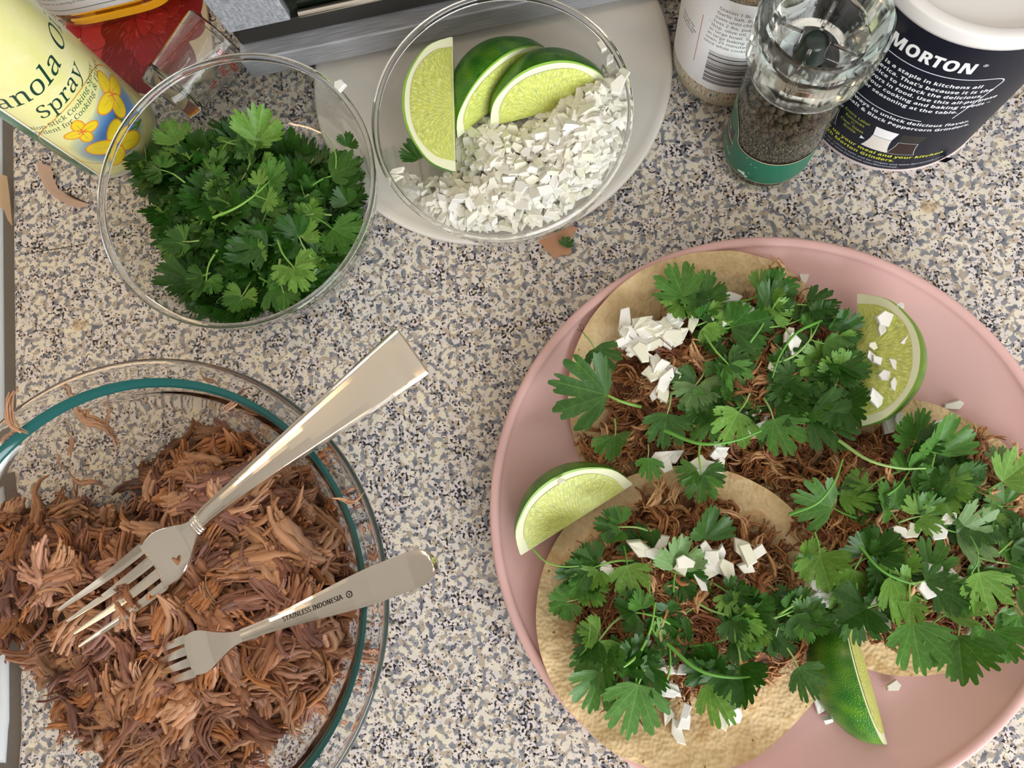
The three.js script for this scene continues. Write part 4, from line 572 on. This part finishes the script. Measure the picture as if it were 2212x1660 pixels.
const TONE = ['mid-green', 'dark green', 'bright yellow-green', 'pale matte green', 'deep green'], SPRIG = ['three-leaflet cilantro sprig', 'single broad cilantro leaf', 'long-stemmed cilantro sprig', 'feathery cilantro sprig', 'bare cilantro stem', 'short-stalked cilantro cluster'];
function placeSprig(kind, p, deg, s, tone, r, label, grp, tilt = .35, scaleBy = .8) {
  const o = sprigs[kind][Math.floor(r() * 3)].clone(); o.traverse(m => { if (m.name === 'leaflet') m.material = leafMat[r() < .75 ? tone : (tone + 1) % 3]; else if (m.name === 'stem') m.material = stemMat[Math.floor(r() * 3)]; });
  o.position.copy(p); o.rotation.set((r() - .5) * tilt, -deg * Math.PI / 180, (r() - .3) * tilt, 'YXZ'); o.scale.setScalar(s * scaleBy); return thing(o, 'cilantro_sprig', `${TONE[tone]} ${SPRIG[kind]} ${label}`, 'cilantro', grp);
}
{
  const poly = [[322, 350], [355, 335], [430, 345], [520, 290], [570, 315], [610, 345], [690, 350], [725, 375], [748, 410], [742, 510], [690, 580], [600, 645], [490, 655], [405, 620], [415, 555], [368, 480], [338, 420]], r = rng(37), hOf = (d, x, y) => .009 + .016 * smooth(0, 120, d) + .004 * smooth(120, 200, d), g = new THREE.Group();
  const L = 'tangled in the small glass bowl', G = 'cilantro heaped in the small glass bowl';
  leafGeo.slice(0, 6).forEach((q, k) => { const list = spots(poly, 44, r, (d, x, y) => (.008 + hOf(d, x, y) * .7) * (.35 + .6 * r())), im = new THREE.InstancedMesh(q, leafMat[k % 2 ? 4 : 1], list.length); im.name = 'leaves'; list.forEach((s, i) => { E3.set((r() - .5) * 1.4, r() * 6.28, (r() - .5) * 1.4); const sc = .014 + r() * .009; M4.compose(s.p, Q4.setFromEuler(E3), V(sc, sc, sc)); im.setMatrixAt(i, M4); }); g.add(im); });
  thing(g, 'cilantro_heap', 'packed cilantro leaves under the top sprigs in bowl', 'cilantro', null, 'stuff');
  spots(poly, 92, r, (d, x, y) => hOf(d, x, y), 22).forEach(s => { let a = r() * 360; const back = Math.atan2(CIL.z - s.p.z, CIL.x - s.p.x) * 57.296; if (Math.hypot(s.p.x + Math.cos(a * .01745) * .018 - CIL.x, s.p.z + Math.sin(a * .01745) * .018 - CIL.z) > .054 || Math.hypot(s.p.x - CIL.x, s.p.z - CIL.z) > .05) a = back + (r() - .5) * 120; placeSprig([0, 1, 5, 0, 2, 1, 5, 3][Math.floor(r() * 8)], s.p.add(V(-Math.cos(a * .01745) * .014, 0, -Math.sin(a * .01745) * .014)), a, .7 + r() * .35, [4, 1, 0, 4, 1][Math.floor(r() * 5)], r, L, G, .7, .82); });
  for (const [k, x, y, h, a, s, t] of [[1, 675, 400, .030, -25, 1.0, 2], [5, 430, 520, .030, 175, .8, 0], [1, 545, 350, .028, -80, 1.0, 4], [2, 460, 470, .042, -25, .9, 2], [0, 600, 520, .043, 60, 1.0, 2], [3, 605, 560, .042, 80, .95, 0], [3, 620, 590, .032, -10, .75, 2], [0, 470, 540, .034, 110, .9, 0], [1, 455, 590, .026, 150, 1.0, 0], [0, 400, 395, .030, -150, .8, 0], [5, 540, 610, .026, 110, .8, 2], [1, 560, 600, .028, 30, 1.0, 0], [1, 680, 470, .030, 30, 1.0, 0], [4, 725, 372, .03, -95, .55, 2]]) placeSprig(k, at(x, y, h), a, s, t, r, L, G, .4);
  for (const [x, y, h, s, a] of [[752, 318, .024, .009, 1.2], [752, 440, .022, .011, 2]]) { const o = mesh(leafGeo[1], leafMat[1]); o.position.copy(at(x, y, h)); o.rotation.set(.3, a, .4); o.scale.setScalar(s); thing(o, 'cilantro_fleck', 'torn cilantro leaf stuck to the wall of the cilantro bowl', 'cilantro', 'torn leaves on the bowl wall'); }
  const o = mesh(leafGeo[3], leafMat[1]); o.position.copy(at(905, 345, .022)); o.rotation.set(.1, 2, .1); o.scale.setScalar(.012); thing(o, 'cilantro_fleck', 'torn cilantro leaf under the lime in the onion bowl', 'cilantro');
}
const tacoSprigs = [
  [[1, 1385, 880, -165, 1.5, 3], [1, 1262, 722, 52, .8, 0], [1, 1328, 905, 85, .75, 0], [5, 1505, 700, -75, 1.05, 0], [1, 1490, 690, -110, .95, 2], [0, 1560, 660, -8, 1.1, 1], [2, 1590, 690, 10, .8, 1], [5, 1530, 790, 120, 1.0, 3], [0, 1520, 720, 60, 1.0, 0], [1, 1620, 850, 120, .95, 2], [1, 1600, 880, 165, 1.0, 2], [1, 1690, 870, 25, 1.2, 3], [1, 1650, 860, 70, 1.0, 0], [0, 1515, 940, 95, 1.0, 0], [4, 1435, 930, 10, 1.15, 1], [4, 1775, 692, 140, .95, 2], [5, 1770, 780, 20, .9, 1], [0, 1740, 760, -30, .9, 4], [1, 1790, 830, 60, .9, 1], [1, 1400, 960, 90, .6, 0], [0, 1620, 740, -60, 1.0, 1], [1, 1700, 660, 0, .8, 1], [5, 1700, 800, 90, .9, 1], [0, 1480, 830, 60, .8, 0], [2, 1660, 790, -30, .8, 0], [1, 1450, 850, 100, .9, 0]],
  [[0, 1410, 1150, 190, .85, 0], [1, 1520, 1215, -90, .9, 0], [5, 1300, 1260, 200, .9, 0], [4, 1240, 1428, -62, .55, 1], [1, 1290, 1340, 80, 1.0, 0], [5, 1260, 1290, 160, .7, 0], [0, 1400, 1240, 80, 1.0, 4], [1, 1455, 1280, -85, .9, 3], [0, 1500, 1300, 20, 1.0, 1], [5, 1560, 1330, -20, 1.0, 0], [0, 1620, 1340, -10, 1.0, 1], [2, 1680, 1330, -50, .75, 2], [5, 1700, 1330, 10, .8, 0], [1, 1400, 1410, 105, 1.25, 0], [1, 1500, 1420, 60, 1.05, 2], [1, 1650, 1480, 175, .8, 3], [4, 1318, 1458, -48, 1.0, 2], [4, 1440, 1390, 25, 1.15, 2], [0, 1360, 1320, 140, 1.0, 1], [1, 1590, 1380, 80, 1.0, 4], [1, 1700, 1400, 60, .8, 1], [1, 1320, 1400, 110, 1.0, 0], [0, 1450, 1350, -160, .9, 0], [4, 1150, 1186, 28, .6, 1], [5, 1540, 1260, 30, .8, 1]],
  [[4, 1705, 1112, -38, .9, 2], [4, 1812, 952, 30, 1.0, 2], [5, 1960, 1000, -70, 1.0, 0], [1, 2010, 1040, -85, 1.1, 0], [1, 1850, 1120, -160, 1.0, 0], [5, 1940, 1130, -20, .9, 2], [1, 2000, 1140, 5, 1.1, 3], [1, 1870, 1170, 110, 1.2, 2], [1, 1900, 1180, 70, 1.2, 2], [2, 1850, 1170, 40, 1.0, 1], [0, 2080, 1190, 20, 1.0, 0], [1, 1920, 1290, 150, 1.0, 0], [1, 1960, 1280, 85, 1.15, 0], [0, 2080, 1270, 60, 1.1, 0], [1, 2120, 1070, -40, .9, 1], [1, 2140, 1020, -60, .45, 3], [5, 2170, 1190, -20, .9, 3], [1, 2100, 1180, 80, 1.0, 2], [0, 1990, 1090, -30, 1.0, 1], [4, 1940, 1440, -95, .5, 1], [4, 2098, 1240, -85, .45, 2], [1, 1760, 1150, 80, .9, 1], [1, 2070, 1310, 90, 1.1, 0], [5, 2170, 1290, 50, .9, 0], [0, 1900, 1080, -40, 1.0, 0], [2, 1960, 1200, 30, .8, 0], [1, 1850, 1260, 90, .9, 0]]];
const fillPoly = [[[1470, 640], [1560, 590], [1700, 640], [1830, 740], [1840, 850], [1700, 930], [1540, 930], [1470, 840]], [[1300, 1190], [1400, 1180], [1560, 1300], [1720, 1280], [1740, 1370], [1640, 1450], [1480, 1470], [1350, 1470], [1260, 1360]], [[1830, 1060], [1960, 990], [2080, 1000], [2190, 1100], [2200, 1260], [2080, 1340], [1900, 1350], [1840, 1220]]];
tacoSprigs.forEach((list, k) => {
  const r = rng(700 + k), L = `on the taco ${tacoSays[k]}`, G = `cilantro on the taco ${tacoSays[k]}`;
  spots(fillPoly[k], 21, r, d => tacoTop[k] + .0165 + r() * .003, 30).forEach(s => { const a = r() * 360; placeSprig([0, 1, 5, 1][Math.floor(r() * 4)], s.p.add(V(-Math.cos(a * .01745) * .014, 0, -Math.sin(a * .01745) * .014)), a, .75 + r() * .35, [1, 4, 0, 1][Math.floor(r() * 4)], r, L, G, .5); });
  list.forEach(([kind, x, y, a, s, t]) => placeSprig(kind, at(x, y, tacoTop[k] + (kind === 4 ? .0255 : .0205) + r() * .003), a, s, t, r, L, G, .3));
});
{ const o = group(at(1262, 722, .026)), pts = []; for (let k = 0; k <= 18; k++) { const t = k / 18, a = 1.2 + t * 4.8, q = t < .3 ? 0 : 1; pts.push(V(-.0008 - .0016 * Math.cos(a) * .9 - .001, .001, -.003 - .0016 * Math.sin(a))); } mesh(tube([V(0, 0, 0), V(-.0012, .0005, -.0014), ...pts], .00014, 5), std({ color: 0x2c2420, roughness: .6 }), 'tendril', o); thing(o, 'cilantro_tendril', 'thin dark curled tendril at the tip of a cilantro leaf', 'tendril'); }

// ---------------------------------------------------------------- forks
function fork(tip, end, roll, o, label) {
  const X = end.clone().sub(tip), L = X.length(); X.normalize(); const Z0 = X.clone().cross(V(0, 1, 0)).normalize(), Y = Z0.clone().cross(X).normalize(), Z = X.clone().cross(Y);
  const g = new THREE.Group(); g.position.copy(tip); g.quaternion.setFromRotationMatrix(new THREE.Matrix4().makeBasis(X, Y, Z)); g.rotateX(roll);
  const k = L / .2, hx = [0, .02, .045, .062, .078, .09, .12, .16, .2].map(v => v * k), hy = o.arch.map(v => v * k);
  const yAt = x => { let i = 0; while (i < hx.length - 2 && x > hx[i + 1]) i++; const t = clamp((x - hx[i]) / (hx[i + 1] - hx[i])), p0 = hy[Math.max(0, i - 1)], p1 = hy[i], p2 = hy[i + 1], p3 = hy[Math.min(hy.length - 1, i + 2)]; return .5 * ((2 * p1) + (-p0 + p2) * t + (2 * p0 - 5 * p1 + 4 * p2 - p3) * t * t + (-p0 + 3 * p1 - 3 * p2 + p3) * t * t * t); };
  const box = (x, w, t, cup, z0 = 0) => { const y = yAt(x), pr = [[-1, -t], [-1, 0], [-.96, .25 * t], [-.5, 0], [0, 0], [.5, 0], [.96, .25 * t], [1, 0], [1, -t], [.5, -t], [0, -t], [-.5, -t]]; return pr.map(([a, b]) => V(x, y + b + cup * ((z0 + a * w) / .012) ** 2, z0 + a * w)).reverse(); };
  const palm = []; for (let i = 0; i <= 16; i++) { const x = lerp(.0445, .082, i / 16) * k, q = i / 16; palm.push(box(x, (o.palm * (1 - .06 * smooth(.25, 0, q)) * (1 - smooth(.2, .95, q)) + .0032 * smooth(.2, .95, q)) * k, .0018, .0022 * (1 - smooth(.4, 1, q)))); }
  const head = mesh(loft(palm, true, 1.1), M.steel, 'fork_head', g);
  for (let i = 0; i < 4; i++) { const zc = (i - 1.5) * o.palm * .54 * k, rings = []; for (let j = 0; j <= 12; j++) { const x = lerp(.0455, .0, j / 12) * k, w = lerp(o.palm * .2, .0006, (j / 12) ** 1.6) * k; rings.push(box(x, w, lerp(.0018, .0009, j / 12), .0022, zc * lerp(1, .96, j / 12)).reverse()); } mesh(loft(rings, true, .6), M.steel, 'tine', head); }
  const hd = [], rect = (x, w, t, bord) => { const y = yAt(x), cr = .35 * t, pr = [[-1, -.8 * t], [-1, -.25 * t], [-.95, .25 * t], [-1 + bord * .6, .62 * t], [-1 + bord * .85, .55 * t], [-1 + bord, -.15 * t], [-.55, .5 * cr], [-.25, .9 * cr], [0, cr], [.25, .9 * cr], [.55, .5 * cr], [1 - bord, -.15 * t], [1 - bord * .85, .55 * t], [1 - bord * .6, .62 * t], [.95, .25 * t], [1, -.25 * t], [1, -.8 * t], [.75, -1.1 * t], [.35, -1.35 * t], [0, -1.42 * t], [-.35, -1.35 * t], [-.75, -1.1 * t]]; return pr.map(([a, b]) => V(x, y + b, a * w)).reverse(); };
  for (let i = 0; i <= 60; i++) { const q = i < 40 ? i / 40 * .8 : .8 + .2 * Math.sin((i - 40) / 20 * Math.PI / 2), x = lerp(.081 * k, L, q); let w = o.width(q) * k; hd.push(rect(x, w, lerp(.0021, .0018, q), o.border)); }
  const handle = mesh(loft(hd, true, .5), M.steel, 'handle', g);
  if (o.collar) for (let i = 0; i < 3; i++) { const x = (.0775 + i * .0017) * k, t = new THREE.TorusGeometry(.0032 * k, .0009, 8, 28); t.rotateY(Math.PI / 2); t.scale(1, .62, 1.05); t.translate(x, yAt(x) - .0009, 0); mesh(t, M.steel, 'collar_ring', handle); }
  if (o.stamp) { const dark = std({ color: 0x3b342b, roughness: .7, metalness: .3 }), s = new TextGeometry(o.stamp, { font: FONT, size: .0021, depth: .00008, curveSegments: 2 }); s.computeBoundingBox(); const w = s.boundingBox.max.x, p = s.attributes.position, x0 = .106 * k; for (let i = 0; i < p.count; i++) { const x = x0 + p.getX(i); p.setXYZ(i, x, yAt(x) - .00292 - p.getZ(i), p.getY(i) - .0009); } s.computeVertexNormals(); mesh(s, dark, 'stamped_words', handle, 'stamped words STAINLESS INDONESIA'); const t = new THREE.TorusGeometry(.0013, .0002, 6, 24); t.rotateX(Math.PI / 2); const cx = x0 + w + .0035; t.translate(cx, yAt(cx) - .0029, 0); mesh(t, dark, 'stamped_circle', handle); const b = new THREE.BoxGeometry(.0002, .0001, .0014); b.translate(cx, yAt(cx) - .0029, 0); mesh(b, dark, 'stamped_circle', handle); }
  return thing(g, 'dinner_fork', label, 'fork');
}
fork(at(168, 1352, .0465), at(890, 757, .0875), 0, { palm: .0122, arch: [.004, -.0035, -.006, -.0035, .003, .0062, .0055, .0025, 0], width: q => lerp(.0033, .0118, smooth(-.1, 1.25, q) / smooth(-.1, 1.25, 1)), border: .17, collar: true }, 'steel fork with square ridged handle end, tines up in shredded pork');
fork(at(322, 1452, .039), at(940, 1213, .084), Math.PI, { palm: .0118, arch: [.002, -.006, -.0125, -.0135, -.0095, -.006, -.001, .001, 0], width: q => lerp(.0034, .0095, smooth(0, .75, q)) * Math.sqrt(Math.max(.012, 1 - Math.pow(clamp((q - .9) / .1), 2))), border: .02, stamp: 'STAINLESS INDONESIA' }, 'steel fork with rounded handle lying back side up on pork');

// ---------------------------------------------------------------- onion skins on the counter
function skin(pts, h, bend, col, label) {
  const c = pts.reduce((s, p) => s.add(at(p[0], p[1], h)), V(0, 0, 0)).divideScalar(pts.length), w = pts.map(p => at(p[0], p[1], h).sub(c)), n = w.length, r = rng(pts[0][0]), P = [], uv = [], idx = [];
  for (let k = 0; k <= 6; k++) w.forEach((v, i) => { const t = k / 6, x = v.x * t, z = v.z * t; P.push(x, bend * (x * x + .5 * z * z) * 40 + .0006 + (r() - .5) * .0003 * t, z); uv.push(x * 60, z * 60); });
  for (let k = 0; k < 6; k++) for (let i = 0; i < n; i++) { const a = k * n + i, b = k * n + (i + 1) % n; idx.push(a, b, a + n, b, b + n, a + n); }
  const g = new THREE.BufferGeometry(); g.setAttribute('position', new THREE.Float32BufferAttribute(P, 3)); g.setAttribute('uv', new THREE.Float32BufferAttribute(uv, 2)); g.setIndex(idx); g.computeVertexNormals();
  const o = group(c); mesh(g, phy({ color: col, roughness: .5, transmission: .3, thickness: 0, side: THREE.DoubleSide }), 'skin', o); return thing(o, 'onion_skin', label, 'onion skin');
}
skin([[1160, 520], [1185, 512], [1240, 490], [1250, 494], [1238, 505], [1230, 520], [1236, 545], [1228, 551], [1208, 554], [1200, 561], [1186, 548], [1172, 532]], .0008, .10, 0xd9a27c, 'papery tan onion skin on counter below the onion bowl');
{ const o = mesh(leafGeo[2], leafMat[1]); o.position.copy(at(1221, 534, .0034)); o.rotation.set(.05, 1.2, .05); o.scale.setScalar(.0062); thing(o, 'cilantro_fleck', 'tiny cilantro leaf lying on the tan onion skin', 'cilantro'); }
skin([[84, 352], [115, 362], [112, 395], [106, 408], [140, 425], [205, 447], [180, 452], [150, 445], [120, 428], [98, 406], [88, 380]], .001, .12, 0xd8b8a2, 'twisted pink onion skin on counter under the spray can');
skin([[-6, 376], [18, 382], [22, 420], [30, 490], [20, 478], [10, 455], [-8, 440]], .004, .1, 0xcdb08a, 'papery onion skin hanging over the stove edge');
renderer.render(scene, camera);
